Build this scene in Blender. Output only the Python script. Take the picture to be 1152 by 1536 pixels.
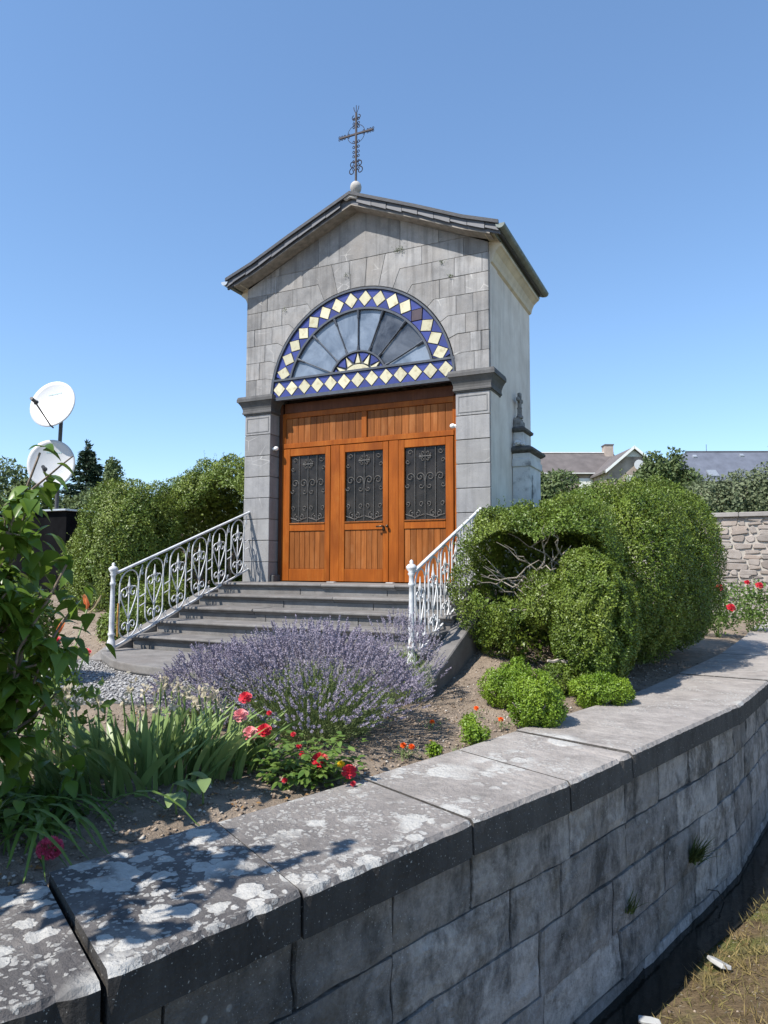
import bpy, bmesh, math, random
import numpy as np
from mathutils import Vector, Matrix, noise as mnoise
R = math.radians
rng = np.random.default_rng(7)
random.seed(7)
scene = bpy.context.scene
for o in list(bpy.data.objects): bpy.data.objects.remove(o)
COL = scene.collection

# ------------------------------------------------------------------ camera
cam_d = bpy.data.cameras.new('camera'); cam = bpy.data.objects.new('camera', cam_d); COL.objects.link(cam)
yaw, pitch, roll = -0.4450028, 0.0760313, 0.0025159
fw = Vector((math.sin(yaw)*math.cos(pitch), math.cos(yaw)*math.cos(pitch), math.sin(pitch)))
rt = Vector((math.cos(yaw), -math.sin(yaw), 0)); up = rt.cross(fw)
r2 = math.cos(roll)*rt + math.sin(roll)*up; u2 = -math.sin(roll)*rt + math.cos(roll)*up
cam.matrix_world = Matrix(((r2.x, u2.x, -fw.x, 6.02579), (r2.y, u2.y, -fw.y, -8.03257), (r2.z, u2.z, -fw.z, 0.22134), (0, 0, 0, 1)))
cam_d.sensor_fit = 'VERTICAL'; cam_d.sensor_height = 36; cam_d.lens = 1049.9/1536*36
cam_d.clip_start = 0.05; cam_d.clip_end = 3000
scene.camera = cam
# ------------------------------------------------------------------ sky and sun
SUN = Vector((-0.52, -1.0, 1.42)).normalized()
elev = math.asin(SUN.z); azim = math.atan2(SUN.x, SUN.y)
world = bpy.data.worlds.new('World'); scene.world = world; world.use_nodes = True
wn = world.node_tree; bg = wn.nodes['Background']
sky = wn.nodes.new('ShaderNodeTexSky'); sky.sky_type = 'NISHITA'; sky.sun_disc = False
sky.sun_elevation = elev; sky.sun_rotation = azim % (2*math.pi)
sky.air_density = 1.0; sky.dust_density = 0.0; sky.ozone_density = 7.0
gam = wn.nodes.new('ShaderNodeGamma'); gam.inputs[1].default_value = 0.8
hsv = wn.nodes.new('ShaderNodeHueSaturation'); hsv.inputs['Saturation'].default_value = 1.06
wn.links.new(sky.outputs[0], gam.inputs[0]); wn.links.new(gam.outputs[0], hsv.inputs['Color']); wn.links.new(hsv.outputs[0], bg.inputs[0])
bg.inputs[1].default_value = 0.15
sd = bpy.data.lights.new('sun', 'SUN'); sd.energy = 3.65; sd.angle = R(0.53); sd.color = (1.0, 0.95, 0.87)
so = bpy.data.objects.new('sun', sd); COL.objects.link(so); so.rotation_euler = (-SUN).to_track_quat('-Z', 'Y').to_euler(); so.location = (-10, -20, 30)
vs = scene.view_settings; vs.view_transform = 'Standard'; vs.look = 'None'; vs.exposure = 1.0; vs.gamma = 1.0; vs.use_curve_mapping = False
scene.render.resolution_x = 768; scene.render.resolution_y = 1024

# ------------------------------------------------------------------ node helpers
class NT:
    def __init__(s, name):
        s.m = bpy.data.materials.new(name); s.m.use_nodes = True; s.t = s.m.node_tree; s.t.nodes.clear()
        s.out = s.n('ShaderNodeOutputMaterial'); s.geo = None
    def n(s, typ, **kw):
        x = s.t.nodes.new(typ)
        for k, v in kw.items(): setattr(x, k, v)
        return x
    def l(s, a, b): s.t.links.new(a, b)
    def pos(s):
        if not s.geo: s.geo = s.n('ShaderNodeNewGeometry')
        return s.geo.outputs['Position']
    def mapping(s, scale=(1, 1, 1), src=None, rnd=False):
        mp = s.n('ShaderNodeMapping'); mp.inputs['Scale'].default_value = scale
        s.l(src or s.pos(), mp.inputs['Vector'])
        if rnd:
            oi = s.n('ShaderNodeObjectInfo'); mu = s.n('ShaderNodeMath', operation='MULTIPLY'); mu.inputs[1].default_value = 37.0
            s.l(oi.outputs['Random'], mu.inputs[0]); s.l(mu.outputs[0], mp.inputs['Location'])
        return mp.outputs[0]
    def noise(s, scale, detail=4, rough=.55, vec=None, dist=0):
        x = s.n('ShaderNodeTexNoise'); x.inputs['Scale'].default_value = scale; x.inputs['Detail'].default_value = detail
        x.inputs['Roughness'].default_value = rough; x.inputs['Distortion'].default_value = dist
        s.l(vec or s.pos(), x.inputs['Vector']); return x.outputs['Fac']
    def voro(s, scale, vec=None, feat='F1', out='Distance', rnd=1.0):
        x = s.n('ShaderNodeTexVoronoi', feature=feat); x.inputs['Scale'].default_value = scale; x.inputs['Randomness'].default_value = rnd
        s.l(vec or s.pos(), x.inputs['Vector']); return x.outputs[out]
    def ramp(s, fac, stops):
        x = s.n('ShaderNodeValToRGB'); e = x.color_ramp.elements
        while len(e) < len(stops): e.new(0.5)
        for i, (p, c) in enumerate(stops):
            e[i].position = p; e[i].color = (c, c, c, 1) if isinstance(c, (int, float)) else (*c[:3], 1)
        s.l(fac, x.inputs[0]); return x.outputs[0]
    def mix(s, fac, a, b, mode='MIX'):
        x = s.n('ShaderNodeMix', data_type='RGBA', blend_type=mode)
        for v, i in ((fac, 0), (a, 6), (b, 7)):
            if isinstance(v, (int, float)): x.inputs[i].default_value = v
            elif isinstance(v, tuple): x.inputs[i].default_value = (*v[:3], 1)
            else: s.l(v, x.inputs[i])
        return x.outputs[2]
    def math(s, op, a, b=0.0, clamp=False):
        x = s.n('ShaderNodeMath', operation=op); x.use_clamp = clamp
        for i, v in enumerate((a, b)):
            if isinstance(v, (int, float)): x.inputs[i].default_value = v
            else: s.l(v, x.inputs[i])
        return x.outputs[0]
    def rnd(s): return s.n('ShaderNodeObjectInfo').outputs['Random']
    def bump(s, h, strength=.3, dist=.01):
        x = s.n('ShaderNodeBump'); x.inputs['Strength'].default_value = strength; x.inputs['Distance'].default_value = dist
        s.l(h, x.inputs['Height']); return x.outputs[0]
    def bsdf(s, col, rough=.7, bump=None, spec=.4, metal=0.0):
        x = s.n('ShaderNodeBsdfPrincipled')
        for v, k in ((col, 'Base Color'), (rough, 'Roughness')):
            if isinstance(v, tuple): x.inputs[k].default_value = (*v[:3], 1)
            elif isinstance(v, (int, float)): x.inputs[k].default_value = v
            else: s.l(v, x.inputs[k])
        x.inputs['Specular IOR Level'].default_value = spec; x.inputs['Metallic'].default_value = metal
        if bump: s.l(bump, x.inputs['Normal'])
        return x
    def done(s, sh):
        s.l(sh.outputs[0] if hasattr(sh, 'outputs') else sh, s.out.inputs[0]); return s.m
M = {}
def simple(name, col, rough=.6, var=.25, scale=8, bump=.15, bscale=60, spec=.4, metal=0.0, obj=.15):
    t = NT(name); f = t.noise(scale, 5)
    c = t.mix(t.ramp(f, [(.3, 0.), (.7, 1.)]), tuple(v*(1-var) for v in col), tuple(min(1, v*(1+var)) for v in col))
    if obj:
        k = t.math('MULTIPLY_ADD', t.rnd(), 2*obj); t.t.nodes[-1].inputs[2].default_value = 1-obj
        cc = t.n('ShaderNodeCombineColor'); [t.l(k, cc.inputs[i]) for i in range(3)]
        c = t.mix(1.0, c, cc.outputs[0], 'MULTIPLY')
    b = t.bump(t.noise(bscale, 4), bump, .01) if bump else None
    M[name] = t.done(t.bsdf(c, rough, b, spec, metal)); return M[name]

def stone_mat(name, dark, light, tint, vein=.0, obj=.16, bump=.35, streak=0.0, rough=.82):
    t = NT(name); v = t.mapping(rnd=True)
    f = t.noise(5, 8, .65, v); c = t.mix(t.ramp(f, [(.28, 0.), (.72, 1.)]), dark, light)
    c = t.mix(t.math('MULTIPLY', t.ramp(t.noise(1.7, 4, .6, v), [(.45, 0.), (.75, 1.)]), .7), c, tint)
    k = t.math('MULTIPLY_ADD', t.rnd(), 2*obj); t.t.nodes[-1].inputs[2].default_value = 1-obj
    cc = t.n('ShaderNodeCombineColor'); [t.l(k, cc.inputs[i]) for i in range(3)]
    c = t.mix(1.0, c, cc.outputs[0], 'MULTIPLY')
    sp = t.noise(90, 3, .7, v); c = t.mix(t.math('MULTIPLY', t.ramp(sp, [(.62, 0.), (.72, 1.)]), .35), c, tuple(min(1, x*1.9) for x in light))
    c = t.mix(t.math('MULTIPLY', t.ramp(t.noise(55, 3, .7, v), [(.3, 1.), (.4, 0.)]), .35), c, tuple(x*.45 for x in dark))
    if vein:
        w = t.voro(3.2, t.mapping((1, 1, 1.7), rnd=True), 'DISTANCE_TO_EDGE')
        vm = t.math('MULTIPLY', t.ramp(w, [(.0, 1.), (.018, 0.)]), t.ramp(t.noise(2.3, 3, .5, v), [(.55, 0.), (.68, 1.)]))
        c = t.mix(t.math('MULTIPLY', vm, vein), c, (.62, .6, .57))
    if streak:
        sv = t.mapping((9, 9, .5)); sm = t.ramp(t.noise(1.6, 5, .6, sv), [(.48, 0.), (.7, 1.)])
        c = t.mix(t.math('MULTIPLY', sm, streak), c, tuple(x*.35 for x in dark))
    h = t.mix(.5, t.noise(22, 6, .6, v), t.noise(110, 3, .6, v))
    M[name] = t.done(t.bsdf(c, rough, t.bump(h, bump, .012), .3)); return M[name]

stone_mat('ashlar', (.17, .167, .168), (.315, .308, .305), (.27, .245, .222), vein=.85, obj=.22, streak=.5)
stone_mat('ashlar_lower', (.20, .197, .20), (.29, .285, .285), (.25, .24, .225), vein=.6, obj=.14, streak=.28)
stone_mat('impost_stone', (.065, .064, .066), (.13, .128, .126), (.10, .094, .088), obj=.1, streak=.3)  # base darkened for moulding shade as well as weather staining
stone_mat('step_stone', (.115, .108, .102), (.235, .222, .211), (.165, .145, .13), obj=.12, bump=.5)
stone_mat('rubble', (.22, .19, .168), (.37, .33, .30), (.29, .23, .19), obj=.22, bump=.8)
stone_mat('rubble_cap', (.22, .20, .19), (.34, .32, .30), (.28, .25, .23), obj=.1)
simple('mortar', (.36, .34, .32), .9, .2, 12, .4, 70)
simple('mortar_dark', (.12, .115, .11), .95, .3, 12, .4, 70, obj=0)
simple('rubble_mortar', (.40, .365, .325), .95, .18, 14, .6, 60, obj=0)

def wall_block_mat():
    t = NT('stream_wall_stone'); v = t.mapping(rnd=True)
    c = t.mix(t.ramp(t.noise(16, 9, .76, v), [(.32, 0.), (.68, 1.)]), (.165, .146, .13), (.56, .51, .47))
    c = t.mix(t.math('MULTIPLY', t.ramp(t.noise(3.2, 6, .65, v), [(.40, 0.), (.62, 1.)]), .55), c, (.45, .41, .385))
    k = t.math('MULTIPLY_ADD', t.rnd(), .6); t.t.nodes[-1].inputs[2].default_value = .68
    cc = t.n('ShaderNodeCombineColor'); [t.l(k, cc.inputs[i]) for i in range(3)]
    c = t.mix(1.0, c, cc.outputs[0], 'MULTIPLY')
    # black algae stains that run down the face across the joints
    s1 = t.ramp(t.noise(1.9, 10, .74, t.mapping((2.2, 2.2, 1.35)), .2), [(.46, 0.), (.63, 1.)])
    c = t.mix(t.math('MULTIPLY', s1, .86), c, t.mix(t.noise(30, 4, .7), (.03, .028, .026), (.10, .095, .09)))
    # a large dark ragged patch on the end of the wall by the garden corner
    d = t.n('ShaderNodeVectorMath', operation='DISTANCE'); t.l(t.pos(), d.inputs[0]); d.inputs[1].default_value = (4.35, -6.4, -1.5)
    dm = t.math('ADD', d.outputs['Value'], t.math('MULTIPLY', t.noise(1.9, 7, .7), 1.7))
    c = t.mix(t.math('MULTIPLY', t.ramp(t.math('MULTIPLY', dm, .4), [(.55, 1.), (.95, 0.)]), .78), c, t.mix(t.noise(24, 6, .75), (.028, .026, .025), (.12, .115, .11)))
    c = t.mix(t.math('MULTIPLY', t.ramp(t.noise(2.8, 6, .65, v), [(.52, 0.), (.70, 1.)]), .5), c, (.19, .15, .10))
    s2 = t.ramp(t.noise(2.2, 4, .6, t.mapping((9, 9, .35))), [(.69, 0.), (.74, 1.)])
    c = t.mix(t.math('MULTIPLY', s2, .5), c, (.50, .49, .48))
    sp = t.math('MULTIPLY', t.ramp(t.noise(130, 2, .5), [(.66, 0.), (.72, 1.)]), t.ramp(t.noise(4, 3, .5), [(.42, 0.), (.6, 1.)]))
    c = t.mix(t.math('MULTIPLY', sp, .8), c, (.60, .59, .57))
    lm = t.math('MULTIPLY', t.ramp(t.voro(13, v), [(.13, 1.), (.19, 0.)]), t.ramp(t.noise(3, 2, .5, v), [(.6, 0.), (.66, 1.)]))
    c = t.mix(t.math('MULTIPLY', lm, .7), c, (.50, .49, .47))
    h = t.mix(.45, t.noise(13, 9, .72, v), t.noise(70, 4, .65, v))
    M['stream_wall_stone'] = t.done(t.bsdf(c, .92, t.bump(h, 1.0, .035), .12))
wall_block_mat()

def coping_mat():
    t = NT('lichen_coping')
    v = t.mapping(rnd=True)
    base = t.mix(t.ramp(t.noise(7, 8, .7, v), [(.3, 0.), (.7, 1.)]), (.21, .19, .175), (.375, .34, .312))
    base = t.mix(t.math('MULTIPLY', t.ramp(t.noise(2.2, 4, .5, v), [(.45, 0.), (.7, 1.)]), .6), base, (.37, .34, .312))
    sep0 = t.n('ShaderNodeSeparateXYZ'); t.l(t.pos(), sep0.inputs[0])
    near_dark = t.ramp(t.math('MULTIPLY', sep0.outputs[1], -1/6.0), [(.72, 0.), (1., 1.)])  # base gets darker towards the near end of the wall
    base = t.mix(t.math('MULTIPLY', near_dark, t.ramp(t.noise(1.8, 5, .6), [(.25, .35), (.6, .95)])), base, t.mix(t.noise(14, 6, .7), (.045, .042, .043), (.115, .108, .107)))
    # distorted position so the lichen thalli get lobed rims
    nx = t.n('ShaderNodeTexNoise'); nx.inputs['Scale'].default_value = 26; nx.inputs['Detail'].default_value = 4; t.l(t.pos(), nx.inputs['Vector'])
    va = t.n('ShaderNodeVectorMath', operation='MULTIPLY_ADD'); t.l(nx.outputs['Color'], va.inputs[0]); va.inputs[1].default_value = (.05, .05, .05); t.l(t.pos(), va.inputs[2])
    P = va.outputs[0]
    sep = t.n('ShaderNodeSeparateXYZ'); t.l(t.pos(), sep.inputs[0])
    # more crust towards the near end of the wall
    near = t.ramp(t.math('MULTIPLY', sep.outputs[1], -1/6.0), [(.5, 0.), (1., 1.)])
    def patches(scale, cut, ds, nsc):
        x = t.n('ShaderNodeTexVoronoi', feature='F1'); x.inputs['Scale'].default_value = scale; t.l(P, x.inputs['Vector'])
        s = t.n('ShaderNodeSeparateColor'); t.l(x.outputs['Color'], s.inputs[0])
        rad = t.math('MULTIPLY', s.outputs[0], cut)
        inside = t.math('SUBTRACT', rad, x.outputs['Distance'])
        m = t.ramp(inside, [(.0, 0.), (.05, 1.)])
        gate = t.math('ADD', t.noise(nsc, 3, .5), t.math('MULTIPLY', near, .16))
        return t.math('MULTIPLY', m, t.ramp(gate, [(ds, 0.), (ds+.08, 1.)])), inside
    m1, i1 = patches(4.2, .86, .615, 1.5)
    m2, i2 = patches(12, .75, .60, 2.6)
    m3, i3 = patches(44, .66, .515, 3.1)
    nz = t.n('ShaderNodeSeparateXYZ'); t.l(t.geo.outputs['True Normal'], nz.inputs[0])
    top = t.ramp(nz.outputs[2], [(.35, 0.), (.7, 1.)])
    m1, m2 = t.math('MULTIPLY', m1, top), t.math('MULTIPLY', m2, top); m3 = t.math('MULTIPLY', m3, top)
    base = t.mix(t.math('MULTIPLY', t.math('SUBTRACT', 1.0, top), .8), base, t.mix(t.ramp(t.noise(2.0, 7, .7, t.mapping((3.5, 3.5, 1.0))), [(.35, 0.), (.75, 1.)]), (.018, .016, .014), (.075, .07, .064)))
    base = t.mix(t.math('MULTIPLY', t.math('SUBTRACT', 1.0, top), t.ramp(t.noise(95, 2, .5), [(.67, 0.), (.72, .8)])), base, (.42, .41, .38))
    lc = t.mix(t.noise(45, 4, .6), (.33, .32, .30), (.56, .545, .51))
    rim = t.ramp(i1, [(.0, 1.), (.06, 1.), (.11, 0.)])
    lc1 = t.mix(t.math('MULTIPLY', rim, .5), lc, (.50, .49, .46))
    c = t.mix(t.math('MULTIPLY', m3, .62), base, lc)
    c = t.mix(t.math('MULTIPLY', m2, .9), c, lc)
    c = t.mix(t.math('MULTIPLY', m1, .92), c, lc1)
    h = t.math('ADD', t.noise(30, 7, .65), t.math('MULTIPLY', t.math('ADD', m1, t.math('ADD', m2, m3)), .25))
    M['lichen_coping'] = t.done(t.bsdf(c, .92, t.bump(h, .9, .018), .18))
coping_mat()

def wood_mat(name, a, b, obj=.12):
    t = NT(name); v = t.mapping((26, 26, 1.3), rnd=True)
    c = t.mix(t.ramp(t.noise(1.5, 6, .62, v, .8), [(.3, 0.), (.72, 1.)]), a, b)
    c = t.mix(t.math('MULTIPLY', t.ramp(t.noise(2.2, 3, .5, t.mapping((2, 2, .8), rnd=True)), [(.42, 0.), (.68, 1.)]), .55), c, tuple(x*.6 for x in a))
    c = t.mix(t.math('MULTIPLY', t.ramp(t.noise(3.1, 6, .65, t.mapping((1.5, 1.5, .5), rnd=True)), [(.52, 0.), (.72, 1.)]), .5), c, (b[0]*1.15, b[1]*1.5, b[2]*2.4))
    k = t.math('MULTIPLY_ADD', t.rnd(), 2*obj); t.t.nodes[-1].inputs[2].default_value = 1-obj
    cc = t.n('ShaderNodeCombineColor'); [t.l(k, cc.inputs[i]) for i in range(3)]
    c = t.mix(1.0, c, cc.outputs[0], 'MULTIPLY')
    M[name] = t.done(t.bsdf(c, .48, t.bump(t.noise(2, 5, .6, v), .12, .004), .16))
wood_mat('varnished_frame', (.235, .056, .006), (.34, .092, .010), .06)
wood_mat('varnished_plank', (.185, .055, .011), (.315, .108, .026), .22)
wood_mat('dark_wood_and_shade', (.075, .026, .012), (.12, .042, .018), .1)

def plaster_mat():
    t = NT('render_plaster')
    c = t.mix(t.ramp(t.noise(3, 7, .6), [(.3, 0.), (.7, 1.)]), (.62, .56, .50), (.79, .735, .67))
    c = t.mix(t.math('MULTIPLY', t.ramp(t.noise(1.3, 5, .6, t.mapping((5, 5, .6))), [(.5, 0.), (.75, 1.)]), .4), c, (.34, .32, .29))
    M['render_plaster'] = t.done(t.bsdf(c, .9, t.bump(t.noise(60, 5), .3, .008), .2))
plaster_mat()
def old_white():
    t = NT('weathered_white_stone')
    c = t.mix(t.ramp(t.noise(5, 7, .65), [(.3, 0.), (.7, 1.)]), (.48, .48, .48), (.70, .70, .69))
    c = t.mix(t.math('MULTIPLY', t.ramp(t.noise(3.2, 6, .65), [(.55, 0.), (.68, 1.)]), .85), c, (.10, .10, .10))
    M['weathered_white_stone'] = t.done(t.bsdf(c, .85, t.bump(t.noise(40, 5), .4, .01), .25))
old_white()
simple('sooty_stone', (.20, .195, .19), .9, .6, 16, .4, 50)
simple('grimy_cornice', (.09, .085, .08), .9, .5, 14, .4, 50)
simple('cove_cream', (.50, .45, .36), .85, .15, 6, .2, 50)
def slate_mat():
    t = NT('slate'); v = t.mapping(rnd=True)
    c = t.mix(t.noise(8, 5, .6, v), (.045, .047, .057), (.105, .109, .125))
    k = t.math('MULTIPLY_ADD', t.rnd(), .5); t.t.nodes[-1].inputs[2].default_value = .75
    cc = t.n('ShaderNodeCombineColor'); [t.l(k, cc.inputs[i]) for i in range(3)]
    c = t.mix(1.0, c, cc.outputs[0], 'MULTIPLY')
    M['slate'] = t.done(t.bsdf(c, .55, t.bump(t.noise(30, 5, .6, v), .25, .006), .5))
slate_mat()
simple('weathered_board', (.24, .215, .19), .85, .3, 14, .3, 60)
simple('slate_edge_shaded', (.035, .037, .045), .6, .3, 20, .3, 60)  # slate darkened to hold the shade on its edges
simple('zinc_gutter', (.13, .15, .14), .55, .25, 9, .1, 60, .5, .3)
simple('light_zinc', (.5, .52, .54), .4, .15, 9, .1, 60, .5, .6)
simple('iron_dark', (.035, .026, .03), .7, .3, 20, .2, 80)
simple('iron_grille', (.115, .108, .10), .6, .25, 20, .1, 80, .4, .2)
simple('lead', (.055, .065, .085), .6, .25, 14, .1, 60, obj=0)
def rail_paint():
    t = NT('rail_paint')
    c = t.mix(t.ramp(t.noise(14, 6, .7), [(.3, 0.), (.7, 1.)]), (.40, .40, .41), (.70, .70, .69))
    rust = t.ramp(t.noise(9, 7, .72), [(.63, 0.), (.68, 1.)])
    c = t.mix(t.math('MULTIPLY', rust, .8), c, (.26, .12, .04))
    M['rail_paint'] = t.done(t.bsdf(c, .45, t.bump(t.noise(70, 3), .15, .004), .45))
rail_paint()
simple('rusty_rail', (.42, .22, .06), .8, .4, 30, .3, 80)
def tile_mat(name, a, b, stain):
    t = NT(name); v = t.mapping(rnd=True)
    c = t.mix(t.noise(10, 4, .6, v), a, b)
    c = t.mix(t.math('MULTIPLY', t.ramp(t.noise(14, 5, .6, v), [(.52, 0.), (.68, 1.)]), .55), c, stain)
    k = t.math('MULTIPLY_ADD', t.rnd(), .4); t.t.nodes[-1].inputs[2].default_value = .8
    cc = t.n('ShaderNodeCombineColor'); [t.l(k, cc.inputs[i]) for i in range(3)]
    c = t.mix(1.0, c, cc.outputs[0], 'MULTIPLY')
    M[name] = t.done(t.bsdf(c, .3, t.bump(t.noise(40, 3, .5, v), .1, .004), .5))
tile_mat('cream_tile', (.46, .42, .27), (.60, .56, .40), (.27, .21, .11))
tile_mat('blue_tile', (.025, .035, .15), (.05, .062, .25), (.05, .04, .09))
tile_mat('burnt_tile', (.05, .035, .045), (.09, .06, .06), (.03, .02, .02))
def fan_glass(name, a, b):
    t = NT(name); v = t.mapping(rnd=True)
    c = t.mix(t.ramp(t.noise(3, 5, .6, v, .6), [(.35, 0.), (.65, 1.)]), a, b)
    M[name] = t.done(t.bsdf(c, t.ramp(t.noise(9, 4, .6, v), [(.3, .08), (.7, .26)]), None, .7))
fan_glass('fan_pane_sky', (.10, .125, .165), (.22, .26, .32))  # blue-grey base colour holds the reflected sky
fan_glass('fan_pane_dark', (.025, .025, .03), (.13, .14, .16))
def door_glass():
    t = NT('door_glass')
    p = t.bsdf(t.mix(t.ramp(t.noise(4, 4, .6), [(.35, 0.), (.7, 1.)]), (.022, .018, .016), (.062, .052, .046)), .14, None, .32)
    tr = t.n('ShaderNodeBsdfTransparent'); tr.inputs[0].default_value = (.35, .32, .30, 1)
    mx = t.n('ShaderNodeMixShader'); mx.inputs[0].default_value = .62; t.l(tr.outputs[0], mx.inputs[1]); t.l(p.outputs[0], mx.inputs[2])
    M['door_glass'] = t.done(mx)
door_glass()
simple('white_enamel', (.80, .80, .79), .3, .04, 6, 0, spec=.5, obj=0)
simple('brass_dark', (.10, .075, .05), .4, .2, 20, 0, metal=.7)
simple('interior', (.30, .26, .22), .9, .2, 4, 0)
simple('dish_white', (.56, .56, .56), .4, .05, 5, 0, obj=.03)
simple('dish_print', (.33, .50, .50), .5, .1, 20, 0)
simple('plastic_dark', (.05, .05, .055), .5, .2, 20, 0)
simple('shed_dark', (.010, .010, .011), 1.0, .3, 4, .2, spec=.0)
simple('house_stone', (.33, .27, .23), .9, .35, 1.2, .5, 6)
simple('house_white', (.62, .62, .60), .8, .08, 2, 0)
simple('house_roof_brown', (.118, .102, .098), .8, .2, 1.5, .3, 8)
simple('house_roof_slate', (.105, .115, .145), .7, .18, 1.5, .3, 8)
simple('window_dark', (.03, .035, .045), .15, .3, 3, 0, spec=.6)
simple('bark', (.22, .17, .13), .9, .35, 20, .6, 50)
simple('dead_twig', (.06, .045, .035), .9, .3, 30, 0)
simple('box_wood', (.36, .31, .255), .9, .3, 25, .5, 60)
simple('green_stem', (.14, .20, .06), .6, .3, 20, 0)
simple('dry_stem', (.30, .24, .13), .9, .3, 20, 0)
simple('paper_litter', (.36, .36, .35), .7, .1, 12, .2, 30)

def leaf_mat(name, dark, light, rough=.45, trans=.28, tip=None, spec=.35):
    t = NT(name)
    at = t.n('ShaderNodeAttribute'); at.attribute_name = 'r'
    c = t.mix(at.outputs['Fac'], dark, light)
    c = t.mix(t.math('MULTIPLY', t.ramp(t.noise(2.6, 3, .5), [(.4, 0.), (.65, 1.)]), .35), c, tip or tuple(x*1.25 for x in light))
    p = t.bsdf(c, rough, None, spec)
    tl = t.n('ShaderNodeBsdfTranslucent'); t.l(t.mix(.5, c, tip or tuple(min(1, x*1.6) for x in light)), tl.inputs[0])
    mx = t.n('ShaderNodeMixShader'); mx.inputs[0].default_value = trans; t.l(p.outputs[0], mx.inputs[1]); t.l(tl.outputs[0], mx.inputs[2])
    M[name] = t.done(mx)
leaf_mat('box_leaf', (.042, .08, .010), (.175, .25, .032), .40, .12, (.26, .30, .055))
leaf_mat('box_leaf_young', (.085, .16, .012), (.22, .33, .03), .42, .20, (.28, .38, .04))
leaf_mat('privet_leaf', (.05, .092, .013), (.18, .25, .035), .42, .12, (.25, .28, .055))
leaf_mat('lilac_leaf', (.055, .115, .014), (.13, .215, .03), .33, .36, (.19, .28, .04))
leaf_mat('iris_leaf', (.095, .165, .042), (.26, .35, .12), .36, .22, (.31, .39, .15))
leaf_mat('daylily_leaf', (.06, .11, .02), (.13, .20, .04), .42, .25)
leaf_mat('hosta_leaf', (.10, .15, .05), (.20, .27, .10), .4, .2)
leaf_mat('lavender_leaf', (.12, .16, .06), (.25, .31, .125), .6, .2, (.21, .29, .08))
leaf_mat('lavender_bloom', (.235, .20, .275), (.40, .355, .435), .75, .2, (.37, .355, .385))
leaf_mat('rose_leaf', (.06, .12, .02), (.15, .22, .05), .35, .25)
leaf_mat('rose_petal', (.42, .008, .018), (.68, .022, .045), .5, .25, (.72, .10, .13))
leaf_mat('rose_pale', (.66, .12, .15), (.80, .42, .40), .5, .25, (.80, .35, .33))
leaf_mat('marigold_petal', (.62, .05, .004), (.80, .14, .01), .5, .2)
leaf_mat('yellow_petal', (.70, .40, .01), (.80, .55, .02), .5, .2)
leaf_mat('lily_petal', (.66, .19, .06), (.80, .32, .13), .5, .3)
leaf_mat('pink_petal', (.50, .045, .12), (.66, .12, .22), .5, .25, (.62, .10, .18))
leaf_mat('papery', (.42, .36, .25), (.62, .55, .42), .8, .3, (.55, .48, .36))
leaf_mat('conifer_needle', (.018, .038, .02), (.045, .075, .04), .6, .1)
leaf_mat('far_leaf', (.06, .095, .03), (.13, .175, .06), .6, .2, (.14, .17, .07))
leaf_mat('far_leaf_grey', (.09, .12, .06), (.19, .22, .12), .6, .2, (.18, .20, .11))
leaf_mat('weed_blade', (.03, .045, .012), (.10, .13, .035), .7, .2)
leaf_mat('grass_blade', (.09, .13, .03), (.22, .25, .08), .7, .2)
leaf_mat('dry_grass', (.13, .085, .035), (.34, .25, .11), .8, .2, (.16, .20, .055))
leaf_mat('dead_leaf', (.13, .06, .02), (.28, .16, .06), .8, .1)

def soil_mat():
    t = NT('garden_soil')
    c = t.mix(t.ramp(t.noise(9, 8, .7), [(.3, 0.), (.7, 1.)]), (.15, .115, .085), (.34, .275, .215))
    c = t.mix(t.math('MULTIPLY', t.ramp(t.noise(1.3, 4, .6), [(.45, 0.), (.7, 1.)]), .5), c, (.38, .30, .225))
    c = t.mix(t.math('MULTIPLY', t.ramp(t.noise(60, 3, .6), [(.66, 0.), (.72, 1.)]), .6), c, (.5, .46, .4))
    h = t.mix(.5, t.noise(26, 8, .7), t.noise(90, 4, .7))
    M['garden_soil'] = t.done(t.bsdf(c, .95, t.bump(h, 1.0, .03), .15))
soil_mat()
def gravel_mat():
    t = NT('gravel')
    x = t.n('ShaderNodeTexVoronoi'); x.inputs['Scale'].default_value = 42; t.l(t.pos(), x.inputs['Vector'])
    s = t.n('ShaderNodeSeparateColor'); t.l(x.outputs['Color'], s.inputs[0])
    c = t.mix(s.outputs[0], (.19, .188, .188), (.42, .41, .40))
    h = t.ramp(x.outputs['Distance'], [(0, 1.), (.6, 0.)])
    c = t.mix(t.ramp(x.outputs['Distance'], [(.35, 0.), (.7, .8)]), c, (.12, .115, .11))
    M['gravel'] = t.done(t.bsdf(c, .85, t.bump(h, .8, .012), .3))
gravel_mat()
simple('pebble', (.42, .42, .425), .8, .3, 30, .2, 60, obj=0)
def bank_mat():
    t = NT('stream_bank')
    c = t.mix(t.ramp(t.noise(6, 8, .7), [(.3, 0.), (.7, 1.)]), (.10, .07, .04), (.25, .185, .11))
    c = t.mix(t.math('MULTIPLY', t.ramp(t.noise(2.4, 5, .6), [(.5, 0.), (.66, 1.)]), .7), c, (.14, .17, .04))
    c = t.mix(t.math('MULTIPLY', t.ramp(t.noise(30, 3, .6), [(.62, 0.), (.70, 1.)]), .5), c, (.5, .45, .36))
    M['stream_bank'] = t.done(t.bsdf(c, .95, t.bump(t.noise(24, 8, .7), 1.0, .05), .15))
bank_mat()
simple('stream_mud', (.022, .02, .017), .35, .5, 9, .6, 30, .4, obj=0)
def foot_shade_mat():
    t = NT('wall_foot_shade')
    M['wall_foot_shade'] = t.done(t.bsdf((.012, .012, .01), .06, t.bump(t.noise(9, 4), .15, .02), .5))  # near-black, so the ground by the wall reads as shaded
foot_shade_mat()
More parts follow.
